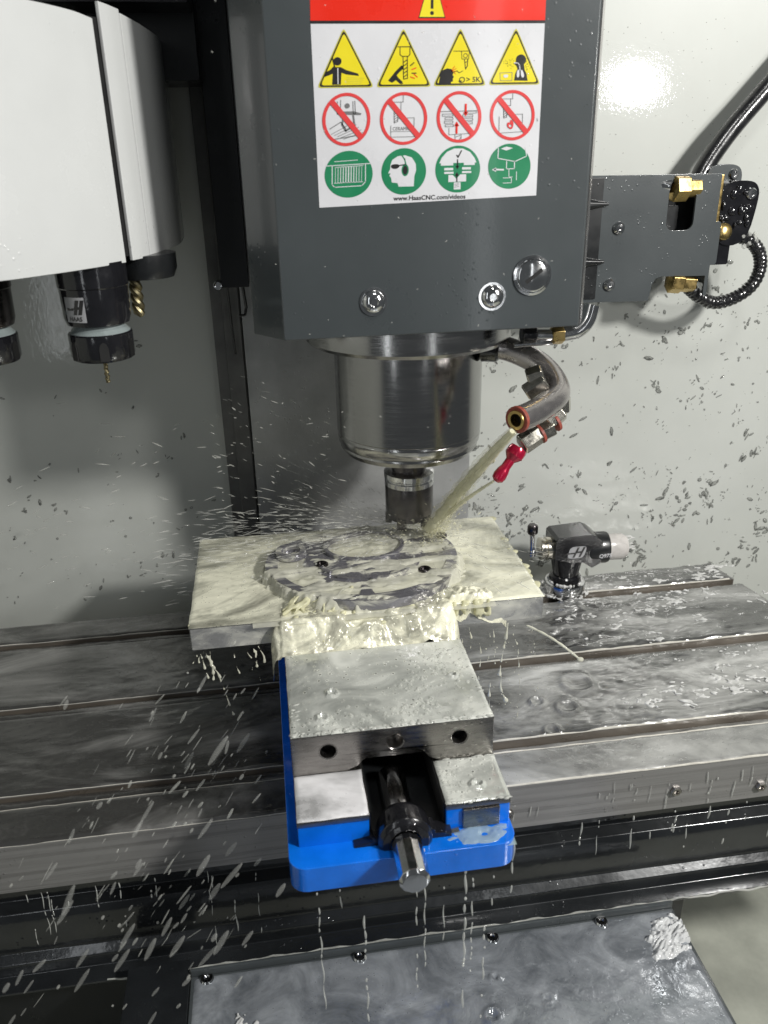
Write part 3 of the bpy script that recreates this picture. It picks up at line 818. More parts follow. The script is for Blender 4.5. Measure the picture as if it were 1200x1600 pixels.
path = bez([(513, 880, 408), (530, 878, 402), (543, 878, 390), (548, 878, 372), (541, 878, 353), (523, 880, 340), (500, 880, 336), (478, 876, 345), (462, 872, 356)], 14)
rad = [6.6 + 1.0 * (0.5 + 0.5 * math.sin(i * 1.9)) for i in range(len(path))]
g.tube(path, rad, 16)
build('coiled_hose', g, 'rubber', t)
g = G()
for i in range(14): g.ball((random.uniform(516, 536), 874, random.uniform(396, 410)), random.uniform(1.5, 4), 0, 1)
tag(build('clinging_foam', g, 'drip', t), kind='stuff')

t = tag(build('coolant_hose', G().tube(bez([(472, 900, 458), (482, 904, 477), (508, 908, 512), (548, 912, 556), (630, 915, 650), (740, 918, 790)], 12), 10, 24), 'rubber', origin=(466, 878, 478)),
        'thick black rubber hose rising from behind the bracket to the right edge', 'hose')

# ================================================================ COOLANT NOZZLES below the head
t = thing('coolant_nozzle', 'curved steel coolant pipe with its small red jet aimed at the tool', 'coolant nozzle', (233, 700, 350))
g = G()
pp = bez([(200, 735, 334), (220, 724, 331), (240, 706, 322), (249, 688, 311), (246, 668, 303), (229, 650, 299), (212, 636, 297), (197, 625, 296.5)], 8)
g.tube(pp, 10.8, 32, cap=False)
pin = list(reversed(pp)); g.tube(pin[:12], 9, 32, cap=False)
build('bent_pipe', g, 'tube', t, recalc=False)
e = pp[-1]; dr = (pp[-1] - pp[-2]).normalized()
g = G(); g.lathe(e, dr, [(8.4, -6), (8.4, .6), (10.9, .6), (11.3, 0), (11.3, -2.5), (10.9, -3)], 32); build('pipe_seal', g, 'redring', t)
g = G(); g.lathe(e, dr, [(5.5, -8), (5.5, 1.2), (8.0, 1.6), (8.4, .4), (8.4, -5)], 32); g.lathe(e, dr, [(5.6, -7), (0, -7)], 24, 1); build('pipe_bore', g, ['brass', 'dark'], t)
g = G(); g.lathe((196, 737, 334), (1, -.4, 0), [(0, 0), (15, 0), (15, 14), (12, 17), (0, 17)], 32); build('pipe_socket', g, 'blackgloss', t, .5)
def fitting(p, d, r, L_, name='hex_fitting', mat='nickel', n=6):
    g = G(); g.lathe(p, d, [(0, 0), (r * .8, 0), (r, 1.2), (r, L_ - 1.2), (r * .8, L_), (0, L_)], n); return build(name, g, mat, t, .4)
fitting((219, 672, 318), (.9, -.2, .3), 8.5, 14)
fitting((217, 668, 306), (.8, -.1, .55), 8.5, 20)
fitting((250, 668, 301), (.1, 0, -1), 8, 14)
fitting((249, 664, 290), (-.75, -.15, -.62), 8.8, 17)
fitting((241, 660, 277), (-.9, -.1, -.35), 9.0, 15)
fitting((229, 657, 274), (-.85, -.2, -.45), 9.4, 21)
for p in ((243, 662, 281), (228, 656, 273)):
    g = G(); g.lathe(p, (-.85, -.2, -.4), [(5, -1.2), (9.3, -1.2), (9.3, 1.2), (5, 1.2)], 24); build('seal_ring', g, 'redring', t)
g = G(); d = Vector((-.62, -.22, -.75)).normalized()
g.lathe((209, 653, 262), d, [(0, 0), (7.5, 0), (8.4, 3), (8.4, 8), (6, 11), (4.2, 13), (4.2, 20), (5.4, 24), (6.0, 29), (5.2, 33), (2.5, 35), (2, 32), (0, 32)], 28); build('red_jet', g, 'red', t)
fitting((245, 690, 350), (1, 0, .05), 8.5, 11, 'brass_nut', 'brass')
fitting((218, 690, 352), (1, 0, 0), 8, 13, 'black_nut', 'blackgloss', 24)
g = G(); g.tube([(229, 690, 351), (247, 690, 350)], 5, 16); g.tube(bez([(256, 690, 351), (268, 688, 354), (276, 688, 362), (280, 690, 374)], 8), 7, 16); build('clear_line', g, 'chrome', t)
g = G(); g.tube([(212, 690, 343), (250, 690, 344)], 2.2, 12); build('crossbar', g, 'chrome', t)

# ================================================================ TOOL CHANGER (left)
t = thing('tool_changer', 'white curved tool changer cover at the upper left with a vertical seam', 'tool changer', (-220, 740, 425))
def arc(pts, z0, z1, thick, zoff=lambda i, n: 0):
    g = G(); n = len(pts)
    P = [Vector((x, y, 0)) for x, y in pts]
    V = []
    for i, p in enumerate(P):
        tg = (P[min(i + 1, n - 1)] - P[max(i - 1, 0)]).normalized(); nr = Vector((tg.y, -tg.x, 0))
        q = p - nr * thick
        V += [(p.x, p.y, z0), (p.x, p.y, z1 + zoff(i, n)), (q.x, q.y, z1 + zoff(i, n)), (q.x, q.y, z0)]
    F = []
    for i in range(n - 1):
        for k in range(4):
            a, b = 4 * i + k, 4 * i + (k + 1) % 4; F.append((a, b, b + 4, a + 4))
    F += [(0, 1, 2, 3), tuple(4 * (n - 1) + k for k in (3, 2, 1, 0))]
    return g.add(V, F)
frontA = bez([(-330, 610, 0), (-250, 592, 0), (-185, 600, 0), (-146, 632, 0), (-116, 668, 0), (-102.5, 688, 0)], 8)
frontB = bez([(-96.5, 693, 0), (-91, 704, 0), (-86, 717, 0)], 5)
frontC = bez([(-87.6, 721, 0), (-82, 742, 0), (-76, 775, 0), (-71, 820, 0), (-72, 880, 0)], 6)
g = arc([(p.x, p.y) for p in frontA], 424, 594, 3, lambda i, n: 3 - 9 * (i / n) ** 2); build('front_cover', g, 'white', t, .8)
g = arc([(p.x - 2, p.y + 3) for p in frontB], 424.5, 600, 3, lambda i, n: -2 * i / n); build('side_cover', g, 'white', t, .6)
g = arc([(p.x, p.y) for p in frontC], 425, 596, 3, lambda i, n: -6 * i / n); build('rear_cover', g, 'white', t, .6)
g = G(); g.prism([[(p.x, p.y + 6) for p in frontA] + [(p.x - 6, p.y + 4) for p in frontC] + [(-330, 880)]], XY(0), 428, 590); build('carousel', g, 'dark', t)
g = G(); g.box((-138, 845, 560), (-40, 925, 900)); build('support_arm', g, 'black', t, 2)
g = G(); g.box((-420, 790, 612), (-41, 936, 900)); build('ambient_blocker', g, 'black', t, 2)  # added black box: cuts ambient behind the cover, darkens the gap above

def tool(name, x, y, loc_label, mats=('blackgloss', 'blackgloss', 'gold'), sc=1.0, logo=True):
    t = thing(name, loc_label, 'tool holder', (x, y, 328), 'tools hanging in the tool changer')
    g = G(); g.lathe((x, y, 0), (0, 0, 1), [(0, 426), (27, 426), (27, 408), (26.2, 407), (25.6, 384), (24, 379), (20, 378), (0, 378)], 48); build('holder_body', g, mats[0], t)
    g = G(); g.lathe((x, y, 0), (0, 0, 1), [(0, 379.5), (18, 379.5), (19, 377), (23.5, 372.5), (23.5, 371), (0, 371)], 48); build('seal_ring', g, 'plastic_blue', t)
    g = G(); g.lathe((x, y, 0), (0, 0, 1), [(0, 372), (24.2, 372), (25, 371), (25, 354), (23, 350.5), (17, 349), (6, 348), (0, 348)], 48)
    nut = build('collet_nut', g, mats[1], t)
    for k in range(6):
        a = math.radians(-78 + 60 * k); u = Vector((math.cos(a), math.sin(a), 0)); w_ = Vector((-u.y, u.x, 0)); c = Vector((x, y, 0))
        g = G(); g.prism([[(-3.6, 352), (3.6, 352), (3.6, 362), (2.4, 365.5), (0, 367), (-2.4, 365.5), (-3.6, 362)]], lambda p, q, d: c + w_ * p + u * d + Vector((0, 0, q)), 23.5, 25.25)
        build('nut_slot', g, 'dark', nut)
    g = G(); V = []
    for i in range(40):
        a = i * .9; V.append((x + .35 * math.cos(a), y + .35 * math.sin(a), 349 - i * .5))
    g.tube(V, [1.7 + .35 * math.sin(i * 1.6) for i in range(40)], 8); build('drill_bit', g, mats[2], t)
    if logo:
        cyl = lambda u, v, d: (x + (26.1 + d) * math.cos(math.radians(-118) + u / 26), y + (26.1 + d) * math.sin(math.radians(-118) + u / 26), 392 + v)
        g = G()
        nseg = 10
        for i in range(nseg):
            u0, u1 = -9 + 18 * i / nseg, -9 + 18 * (i + 1) / nseg
            g.flat([[(u0, -9), (u1, -9), (u1, 10), (u0, 10)]], cyl, .15, 0)
        g.flat([[(-7, 0), (-1, 0), (0, 2), (-7, 2)]], cyl, .35, 1)
        g.flat([[(-1, -3), (2, -3), (5, 8), (2, 8)]], cyl, .35, 1); g.flat([[(3, -3), (6, -3), (9, 8), (6, 8)]], cyl, .35, 1); g.flat([[(0, 1), (6, 1), (6.5, 3), (.5, 3)]], cyl, .4, 1)
        text_mesh('HAAS', 4.6, lambda u, v, d: cyl(u, v - 6.4, d), .35, g, 1, bold=.1)
        build('maker_mark', g, ['logoplate', 'print_black'], t, smooth=False)
    return t
MT['logoplate'] = simple('grey_logo_print', (0.36, 0.36, 0.37), 0.35, 0, 0.3, 0.15, 60)
tool('collet_holder', -131, 692, 'black collet tool holder with a thin gold drill hanging under the white cover')
tool('collet_holder', -222, 700, 'partly cropped dark tool holder hanging at the far left edge', ('steeltool', 'blackgloss', 'chrome'), logo=False)
t = thing('end_mill_holder', 'black tool pocket with a stubby gold end mill behind the collet holder', 'tool holder', (-101, 725, 380), 'tools hanging in the tool changer')
g = G(); g.lathe((-96, 735, 0), (0, 0, 1), [(0, 426), (27, 426), (27, 414), (24, 407), (0, 407)], 40); build('holder_body', g, 'black', t)
g = G(); V = []; n = 30
for k in range(2):
    V = [(-104 + 2.2 * math.cos(i * .42 + k * math.pi), 728 + 2.2 * math.sin(i * .42 + k * math.pi), 408 - i * 1.05) for i in range(n)]
    g.tube(V, 3.3, 10)
build('end_mill', g, 'gold', t)

# ================================================================ MILLING TABLE
table = thing('milling_table', 'long wet steel table with three T slots running left to right under the vise', 'machine table', (90, 700, -50))
xe = lambda Y: 548 + (883 - Y) * .20
lands = [(533, 575), (591, 702), (718, 826), (842, 883)]
g = G()
prof = [(533, -48), (533, 0), (575, 0), (575, -18), (569, -18), (569, -34), (597, -34), (597, -18), (591, -18), (591, 0), (702, 0), (702, -18), (696, -18), (696, -34), (724, -34), (724, -18), (718, -18), (718, 0), (826, 0), (826, -18), (820, -18), (820, -34), (848, -34), (848, -18), (842, -18), (842, 0), (883, 0), (883, -48)]
g.prism([prof], lambda u, v, d: ((-520 if d < .5 else xe(u)), u, v), 0, 1)
build('table_slab', g, 'tableside', table, .5)
g = G()
for Y in (575, 702, 826): g.box((-519, Y + .2, -17.8), (xe(Y) - 4, Y + .4, -.6)); g.box((-519, Y + 15.6, -17.8), (xe(Y) - 4, Y + 15.8, -.4))
build('slot_faces', g, 'slot', table, smooth=False)
for x, z in ((330, -27), (412, -34), (176, -30), (-250, -30)):
    g = G(); g.lathe((x, 533, z), (0, -1, 0), [(5.2, 0), (5.2, 2.5), (4.5, 3.5), (2.6, 3.5), (2.4, 1.5), (0, 1.5)], 6 if x > 300 else 24); build('edge_screw', g, 'ground', table)
# coolant lying on the lands
fl = thing('coolant_film', 'thin milky coolant flooding over the steel table top', 'coolant', (0, 700, 0))
fl['kind'] = 'stuff'
def h_table(X, Y):
    a = fbm(X / 26, Y / 11, 3, 3); b = fbm(X / 60 + a * 2, Y / 40, 9, 3)
    k = np.clip((X - 190) / 150, 0.25, 1)
    c = fbm(X / 12 + Y / 30, Y / 5, 13, 3)
    return .8 + k * (3.2 * np.abs(a - .5) * 2 + 1.8 * b + 2.6 * np.abs(c - .5) * 2 * b)
ZB = 0.0
for i, (a, b) in enumerate(lands):
    if i == 0: hh = lambda X, Y: 1.0 + 1.2 * fbm(X / 30, Y / 14, 21, 3)
    else: hh = h_table
    cr = [(262, 627, 10), (236, 596, 7), (285, 662, 15), (236, 640, 7)] if i == 1 else ()
    film('coolant_sheet', 20, 560, a + .5, b - .5, hh, 'film_front' if i == 0 else 'film_table', 2.0, fl, 3.5, xend=lambda Y: xe(Y) - 2, craters=cr)
    hl = lambda X, Y: .7 + 1.6 * fbm(X / 34, Y / 12, 23 + i, 4) + .5 * fbm(X / 7, Y / 4, 27, 2)
    film('coolant_sheet', -518, 19, a + .5, b - .5, hl, 'film_shaded', 2.4, fl, 3.5)
for q, (a, b) in enumerate(((575.5, 590), (702.5, 717), (826.5, 841))):   # coolant standing in the slots
    ZB = -4.5
    film('slot_coolant', -518, 19, a, b, lambda X, Y: .8 + 2.2 * fbm(X / 15, Y / 7, 57 + q, 3), 'film_shaded', 2.6, fl, 2)
    ZB = -8.5
    film('slot_coolant', 20, 560, a, b, lambda X, Y: .8 + 2.2 * fbm(X / 15, Y / 7, 51 + q, 3), 'film_front', 2.6, fl, 2, xend=lambda Y: xe(Y) - 6)
# pale bead where the coolant curls over each edge
for Y, z, r0 in ((533.4, -.2, .9), (591.6, .2, .9), (718.6, .2, 1.0), (842.4, .3, 1.1), (575, .2, .6)):
    pts = []; rr_ = []
    x = -515
    while x < xe(Y) - 6:
        n = fbm(np.array(x / 22.0), np.array(Y / 3.0), 31, 3)
        pts.append((x, Y + 1.5 * (n - .5), z + 1.0 * (n - .4))); rr_.append(max(.25, r0 * (0.3 + 1.5 * float(n)) * (1 if x > 120 else .35))); x += 3
    g = G().tube(pts, rr_, 7); build('edge_bead', g, 'bead', fl)
# splashes, ridges and froth on the right half
g = G()
for i in range(1300):
    a, b = lands[random.choice((1, 1, 2, 2, 2, 3))]
    x = 300 + 275 * random.random() ** .7; y = random.uniform(a + 3, b - 3)
    if fbm(np.array(x / 40.0), np.array(y / 16.0), 44) < .53: continue
    ang = random.gauss(-.25, .35)
    L_ = random.uniform(1.5, 8)
    for j in range(random.randint(1, 4)): g.ball((x + random.gauss(0, 3), y + random.gauss(0, 2), 2.6), (L_ * random.uniform(.4, 1), random.uniform(.7, 2.2), random.uniform(.8, 1.9)), 0, 1, Matrix.Rotation(ang + random.gauss(0, .3), 3, 'Z'))
fluid('froth', g, 'foam', fl, .9, 4)

# saddle / way covers below the table
t = thing('saddle_cover', 'dark folded way cover below the front edge of the table', 'way cover', (90, 560, -180))
g = G()
prof = [(575, -49), (566, -52), (566, -92), (556, -97), (552, -106), (553, -140), (546, -146), (545, -158), (538, -160), (530, -160), (530, -163), (700, -163), (700, -49)]
g.prism([prof], lambda u, v, d: (-520 if d < .5 else 700, u, v), 0, 1); build('folded_sheet', g, 'saddle', t, .8)
g = G(); g.box((-520, 560, -300), (375, 690, -163.5)); build('lower_panel', g, 'black', t, 1)
g = G(); g.tube([(x, 529.5 + .8 * math.sin(x * .13), -160 + .6 * math.sin(x * .31)) for x in range(-180, 560, 6)], [.6 + .5 * abs(math.sin(x * .071)) for x in range(-180, 560, 6)], 6); build('lip_bead', g, 'drip', t)

t = thing('chip_cover', 'grey flat cover plate streaming with coolant below the vise', 'cover plate', (110, 440, -152))
g = G(); g.box((-106, 180, -153), (333, 513, -150)); g.box((-106, 513.2, -153), (333, 516, -143)); build('cover_sheet', g, 'bracket', t, .8)
g = G(); g.box((-160, 180, -158), (-106.5, 528, -146)); build('side_rail', g, 'saddle', t, 1)
for x in (-92, 40, 160, 262):
    g = G(); g.lathe((x, 508, -150), (0, 0, 1), [(6, 0), (6, 2), (5, 3.5), (2.5, 3.5), (2.3, 2), (0, 2)], 24); build('flange_screw', g, 'chrome', t)
ZB = -149.9
ft = film('coolant_sheet', -103, 330, 190, 511, lambda X, Y: .5 + 1.1 * fbm(X / 16, Y / 12, 61, 4) + .8 * np.maximum(0, fbm(X / 45, Y / 40, 71, 3) - .5) * 4, 'film_tray', 2.4, t, 3, craters=[(141, 437, 6), (152, 470, 4), (190, 445, 4)])
tag(ft, kind='stuff')
g = G()
for (x0, y0) in ((-72, 452), (-58, 440), (-66, 462), (-50, 455)):
    for i in range(14): g.ball((x0 + random.gauss(0, 3), y0 + random.gauss(0, 5), -149 + random.uniform(0, 2)), (random.uniform(1, 4), 1.2, 1.2), 0, 1, Matrix.Rotation(random.gauss(.8, .5), 3, 'Z'))
tag(fluid('splash', g, 'foam', t, .8, 3), kind='stuff')
def h_mound(X, Y):
    u = (X - 317) * .8 + (Y - 484) * .6; v_ = -(X - 317) * .6 + (Y - 484) * .8
    r = (u / 27) ** 2 + (v_ / 17) ** 2 + 2.0 * (fbm(X / 8, Y / 5, 171, 4) - .5) + .6 * (fbm(u / 2.5, v_ / 2.5, 172, 2) - .5)
    rd = 1 - np.abs(2 * fbm(u / 14, v_ / 3.0, 173, 4) - 1) * 1.6
    return np.clip(1.0 - r, -1, .7) * (1.6 + 6.0 * rd)
ZB = -149.6
tag(film('foam_mound', 282, 333, 448, 513, h_mound, 'runfoam', .8, t, 1.5, clamp=-2), kind='stuff')

# ================================================================ VISE
v = thing('machine_vise', 'blue machine vise with bare steel jaw bolted on the table under the plate', 'vise', (72, 600, 0))
g = G(); g.prism([rr(-12, 423, 149, 800, 12)], XY(0), 30.5, 52); g.box((5, 534, 2.2), (135, 790, 30.5)); build('base', g, 'blue', v, 2.5, 3)
g = G()
g.box((-4.6, 443, 51.5), (46, 800, 69.8)); g.box((101, 443, 51.5), (148, 800, 69.8)); build('body_rails', g, 'blue', v, 1.2)
g = G(); g.box((47.6, 449, 51.9), (99.5, 800, 53)); build('channel', g, 'black', v)
for a, b in ((-4.8, 46.4), (100.6, 148.4)):
    g = G(); g.box((a, 442, 70), (b, 800, 75)); build('way_plate', g, 'ground', v, .7)
g = G(); g.box((113, 440.6, 53), (140, 443.5, 69.5)); build('end_plate', g, 'ground', v, .6)
g = G()
jw = [(-5, 75.2), (36, 75.2), (44, 79), (50, 86), (57, 90), (86, 90), (93, 86), (98, 79), (106, 75.2), (147.5, 75.2), (147.5, 110), (-5, 110)]
g.prism([jw, circ(22, 95, 6, 24)[::-1], circ(72, 97.5, 6, 24)[::-1], circ(121, 95, 6, 24)[::-1]], XZ(0), 489, 500)
g.box((-5, 500, 75.2), (147.5, 598, 110))
build('moving_jaw', g, 'ground', v, .7)
for x, z in ((22, 95), (72, 97.5), (121, 95)):
    g = G(); g.lathe((x, 489, z), (0, 1, 0), [(6.9, -.3), (6.1, .6), (5.9, 10.4), (0, 10.4)], 28); build('bolt_hole', g, 'dark' if x != 72 else 'ground', v)
g = G(); g.box((-4, 598.3, 76), (146.5, 622, 106)); build('jaw_plate', g, 'ground', v, .6)
g = G(); g.box((-4, 790, 53), (147, 850, 107)); build('fixed_jaw', g, 'ground', v, .8)
for a in (46.5, 99.6):
    g = G(); g.box((a, 446, 52.2), (a + 1, 640, 74)); build('channel_side', g, 'dark', v)
# screw, collar and its bracket
g = G(); g.lathe((70, 395, 57), (0, 1, 0), [(0, 0), (8.5, 0), (10.8, 2.2), (10.8, 34), (9, 36), (9, 60), (0, 60)], 12, a0=.2)
build('screw_tip', g, 'chrome', v, .5)
g = G(); g.lathe((70, 454, 57), (0, 1, 0), [(0, 0), (10.5, 0), (10.5, 45), (0, 45)], 32); build('lead_screw', g, 'chrome', v)
g = G(); g.lathe((70, 430, 57), (0, 1, 0), [(11, 0), (16.5, 0), (19.5, 3), (19.5, 16), (18, 20), (17, 22), (12, 22)], 40); build('thrust_collar', g, 'blackgloss', v, .6)
g = G()
g.prism([[(51, 56), (34, 53), (33, 49), (48, 48.5), (57, 46), (60, 60)]], XZ(436), 0, 12)
build('collar_bracket', g, 'blackgloss', v, .8)
g = G()
g.prism([[(84, 62), (92, 60), (92, 57), (104, 56), (104, 46), (100, 46), (100, 43.5), (96, 43.5), (96, 47), (90, 47), (82, 48)]], XZ(436), 0, 12)
build('collar_bracket', g, 'blackgloss', v, .8)
g = G(); g.tube([(104, 440, 52), (110, 440, 53)], 2.6, 10); g.lathe((98, 437, 43), (0, 0, -1), [(0, -2), (3, -2), (3, 4), (0, 4)], 12); build('small_bolt', g, 'chrome', v)
# foam on the vise faces
vf = thing('vise_foam', 'grey foamy coolant covering the upper faces of the blue vise', 'coolant', (72, 520, 75)); vf['kind'] = 'stuff'
ZB = 110.0
film('foam_sheet', -4.6, 147.2, 489.3, 598, lambda X, Y: .5 + .9 * fbm(X / 22, Y / 18, 81, 4), 'film_jaw', 1.6, vf, 2.2, craters=[(20, 508, 4), (30, 538, 4), (128, 545, 3)])
ZB = 75.0
film('foam_sheet', -4.4, 46, 442.4, 489, lambda X, Y: .5 + 1.2 * fbm(X / 18, Y / 14, 83, 4), 'film_white', 1.6, vf, 2.2) if 0 else None
MT['film_white'] = wetfilm('white_foam_sheet', (0.60, 0.60, 0.60), (0.78, 0.77, 0.78), 0.30, 0.60, 14, (1, 1, 1), .8, .22, .2, .2, 90, 1.6)
film('foam_sheet', -4.4, 46, 442.4, 489, lambda X, Y: .5 + 1.2 * fbm(X / 18, Y / 14, 83, 4), 'film_white', 1.6, vf, 2.2)
film('foam_sheet', 101, 148, 442.4, 489, lambda X, Y: .5 + 1.2 * fbm(X / 18, Y / 14, 85, 4), 'film_jaw', 1.6, vf, 2.2, craters=[(127, 458, 4)])
ZB = 52.0
MT['film_ledge'] = liquid('pale_green_pool', (0.50, 0.64, 0.58), 0.5, .1, bump=.15)
film('foam_sheet', 98, 148, 423.5, 443, lambda X, Y: 1.3 - 3.2 * np.clip(((X - 124) / 27) ** 2 + ((Y - 435) / 11) ** 2 + 1.8 * (fbm(X / 9, Y / 7, 87, 3) - .5), 0, 2), 'film_ledge', 1.0, vf, 1.5, clamp=-3)
0 and film('foam_sheet', -11, 34, 423.5, 441, lambda X, Y: 1.2 - 3.2 * np.clip(((X - 8) / 24) ** 2 + ((Y - 430) / 7.5) ** 2 + 1.8 * (fbm(X / 8, Y / 6, 88, 3) - .5), 0, 2), 'film_ledge', 1.0, vf, 1.5, clamp=-3)
# froth along the rims
g = G()
for i in range(150):
    e = random.random()
    x, y = (random.uniform(-3, 146), 490 + abs(random.gauss(0, 2.5))) if e < .55 else ((-3 + abs(random.gauss(0, 2)), random.uniform(490, 530)) if e < .7 else (random.uniform(90, 146), random.uniform(492, 590)))
    g.ball((x, y, 110.6), (random.uniform(1, 4), random.uniform(.8, 2.2), random.uniform(.3, .9)), 0, 1, Matrix.Rotation(random.uniform(-.5, .5), 3, 'Z'))
for i in range(40):
    x, y = random.uniform(101.5, 147), random.choice((443.5, 487)) + random.gauss(0, 1)
    g.ball((x, y, 75.6), (random.uniform(1, 4), random.uniform(.6, 1.4), random.uniform(.3, .9)), 0, 1)
build('froth_rim', g, 'froth', vf, ang=180)
# bubbles
g = G()
def bub(x, y, z, r): g.ball((x, y, z), (r, r, r * .7), 0, 2)
for i in range(420):
    c = random.choice(((20, 506), (45, 496), (75, 498), (100, 510), (125, 560), (120, 575), (135, 540), (90, 540)))
    x, y = random.gauss(c[0], 10), random.gauss(c[1], 7)
    if -3 < x < 146 and 490.5 < y < 596: bub(x, y, 110.8, random.choice((.4, .6, .9, 1.3, 1.9)))
for i in range(60):
    x, y = random.uniform(103, 146), random.uniform(444, 486)
    if random.random() < .6: x = 103 + abs(random.gauss(0, 7))
    bub(x, y, 75.8, random.choice((.5, .8, 1.2, 1.6)))
def bubble_mat():
    m, t, p, o = newmat('foam_bubble')
    lw = nn(t, 'ShaderNodeLayerWeight', i_Blend=.35)
    p.inputs['Base Color'].default_value = (.80, .81, .76, 1); p.inputs['Roughness'].default_value = .04
    tr = nn(t, 'ShaderNodeBsdfTransparent'); mx = nn(t, 'ShaderNodeMixShader')
    t.links.new(ramp(t, lw.outputs['Facing'], [(.2, .12), (.8, .9)]), mx.inputs[0])
    t.links.new(tr.outputs[0], mx.inputs[1]); t.links.new(p.outputs[0], mx.inputs[2]); t.links.new(mx.outputs[0], o.inputs[0])
    return m
MT['bubble'] = bubble_mat()
build('bubbles', g, 'bubble', vf, ang=180)

# ================================================================ FIXTURE PLATE and the part on it
t = thing('fixture_plate', 'thick flat aluminium plate clamped in the vise and flooded with cream coolant', 'metal plate', (73, 714, 107))
g = G(); g.box((-84, 625, 107), (230, 803, 129.5)); build('plate', g, 'alu', t, 1.0)
g = G(); g.box((-83, 624.2, 108), (229, 624.9, 128)); tag(build('coolant_smear', g, 'film_side', t), kind='stuff')
cf = thing('cream_coolant', 'cream coloured coolant spreading over the plate and around the round part', 'coolant', (73, 714, 130)); cf['kind'] = 'stuff'
ZB = 129.5
def h_plate(X, Y):
    a = fbm(X / 24 + .6 * Y / 24, Y / 13, 101, 4)
    r = np.hypot(X - 78, (Y - 700) * 1.1)
    b_ = fbm(X / 9, Y / 4, 107, 3)
    return .8 + .7 * np.abs(a - .5) * 2 + .25 * np.abs(b_ - .5) * 2 + 1.6 * np.exp(-((r - 100) / 16) ** 2) * fbm(X / 9, Y / 9, 103, 3) + 1.5 * np.clip((X - 120) / 60, 0, 1) * fbm(X / 12, Y / 9, 105, 3)
film('cream_sheet', -84.5, 230.5, 624, 803.5, h_plate, 'film_plate', 1.7, cf, 3.5)

part = thing('milled_part', 'round spoked aluminium part being milled on the plate, half hidden by coolant', 'machined part', (75, 700, 131))
rim = smooth_loop([(-20, 706), (-10, 742), (28, 768), (80, 775), (134, 768), (164, 742), (170, 706), (156, 662), (134, 636), (104, 624), (72, 622), (38, 632), (14, 650), (-8, 676)], 2)
PCX, PCY = 77, 702
def sector(a0, a1, r0, r1, n=12):
    E = lambda a, r: (PCX + 96 * r * math.cos(math.radians(a)), PCY + 76 * r * math.sin(math.radians(a)))
    return smooth_loop([E(a0 + (a1 - a0) * i / n, r1) for i in range(n + 1)] + [E(a1 - (a1 - a0) * i / n, r0) for i in range(n + 1)], 1)
big = circ(80, 730, 36, 48, 27)
pockets = [sector(-128, -98, .56, .86), sector(-90, -40, .60, .86), sector(-30, -2, .56, .82), sector(196, 222, .52, .84), sector(160, 186, .60, .86), sector(6, 24, .62, .84)]
g = G(); g.prism([rim, big[::-1]] + [h[::-1] for h in pockets], XY(0), 132, 141); build('ring_body', g, 'alupart', part, 1.2)
g = G()
for a0, a1, r0, r1 in ((-88, -42, .52, .56), (-126, -100, .48, .52), (198, 220, .44, .48)):
    g.prism([sector(a0, a1, r0, r1)], XY(0), 141, 144)
build('raised_rib', g, 'alupart', part, .6)
g = G(); g.prism([circ(80, 730, 40, 48, 31), circ(80, 730, 36.2, 48, 27.2)[::-1]], XY(0), 141, 144.5); build('bore_rim', g, 'alupart', part, .8)
g = G(); g.lathe((8, 726, 0), (0, 0, 1), [(9, 141), (15, 141), (14.5, 147), (9.5, 147), (9, 141)], 36); build('boss', g, 'alupart', part)
g = G(); g.prism([[(x * .98 + 1.5, y * .98 + 14) for x, y in rim]], XY(0), 130, 135.2); tag(build('pocket_coolant', g, 'cream', part), kind='stuff')
for x, y in ((36, 700), (130, 672), (160, 742)):
    g = G(); g.lathe((x, y, 141), (0, 0, 1), [(6.4, 0), (6.2, 1.4), (5.2, 2.2), (4.0, 2.2), (3.8, .6), (0, .6)], 24); build('cap_screw', g, 'steeltool', part)
def h_veil(X, Y):
    n = fbm(X / 30 + Y / 60, Y / 9, 161, 4); m_ = fbm(X / 9, Y / 5, 163, 3)
    r = ((X - PCX) / 101) ** 2 + ((Y - PCY) / 82) ** 2
    v_ = np.clip((n - .56) / .10, -1, 1) + .5 * (m_ - .5) + .9 * np.clip(((Y - 722) / 40), 0, 1) + .6 * np.clip((X - 120) / 40, 0, 1) * np.clip((Y - 690) / 30, 0, 1)
    return -13 * np.clip((r - .82 + .25 * (m_ - .5)) / .10, 0, 1) + np.clip(v_, -.6, 1.0) * 1.7 + .15
ZB = 141.0
film('veil', -30, 184, 616, 790, h_veil, 'film_veil', 1.3, cf, 3, clamp=-12)
# thin streams of coolant crossing the part
g = G()
def strand(a, b, r, lift=6, n=26, wob=3.0, sd=0):
    a, b = Vector(a), Vector(b)
    for i in range(n):
        s_ = i / (n - 1); p = a.lerp(b, s_)
        p += Vector((wob * math.sin(s_ * 7 + sd), wob * math.cos(s_ * 5 + sd * 2), lift * 4 * s_ * (1 - s_)))
        g.ball(p, r * (.6 + .6 * abs(math.sin(s_ * 9 + sd))), 0, 1)
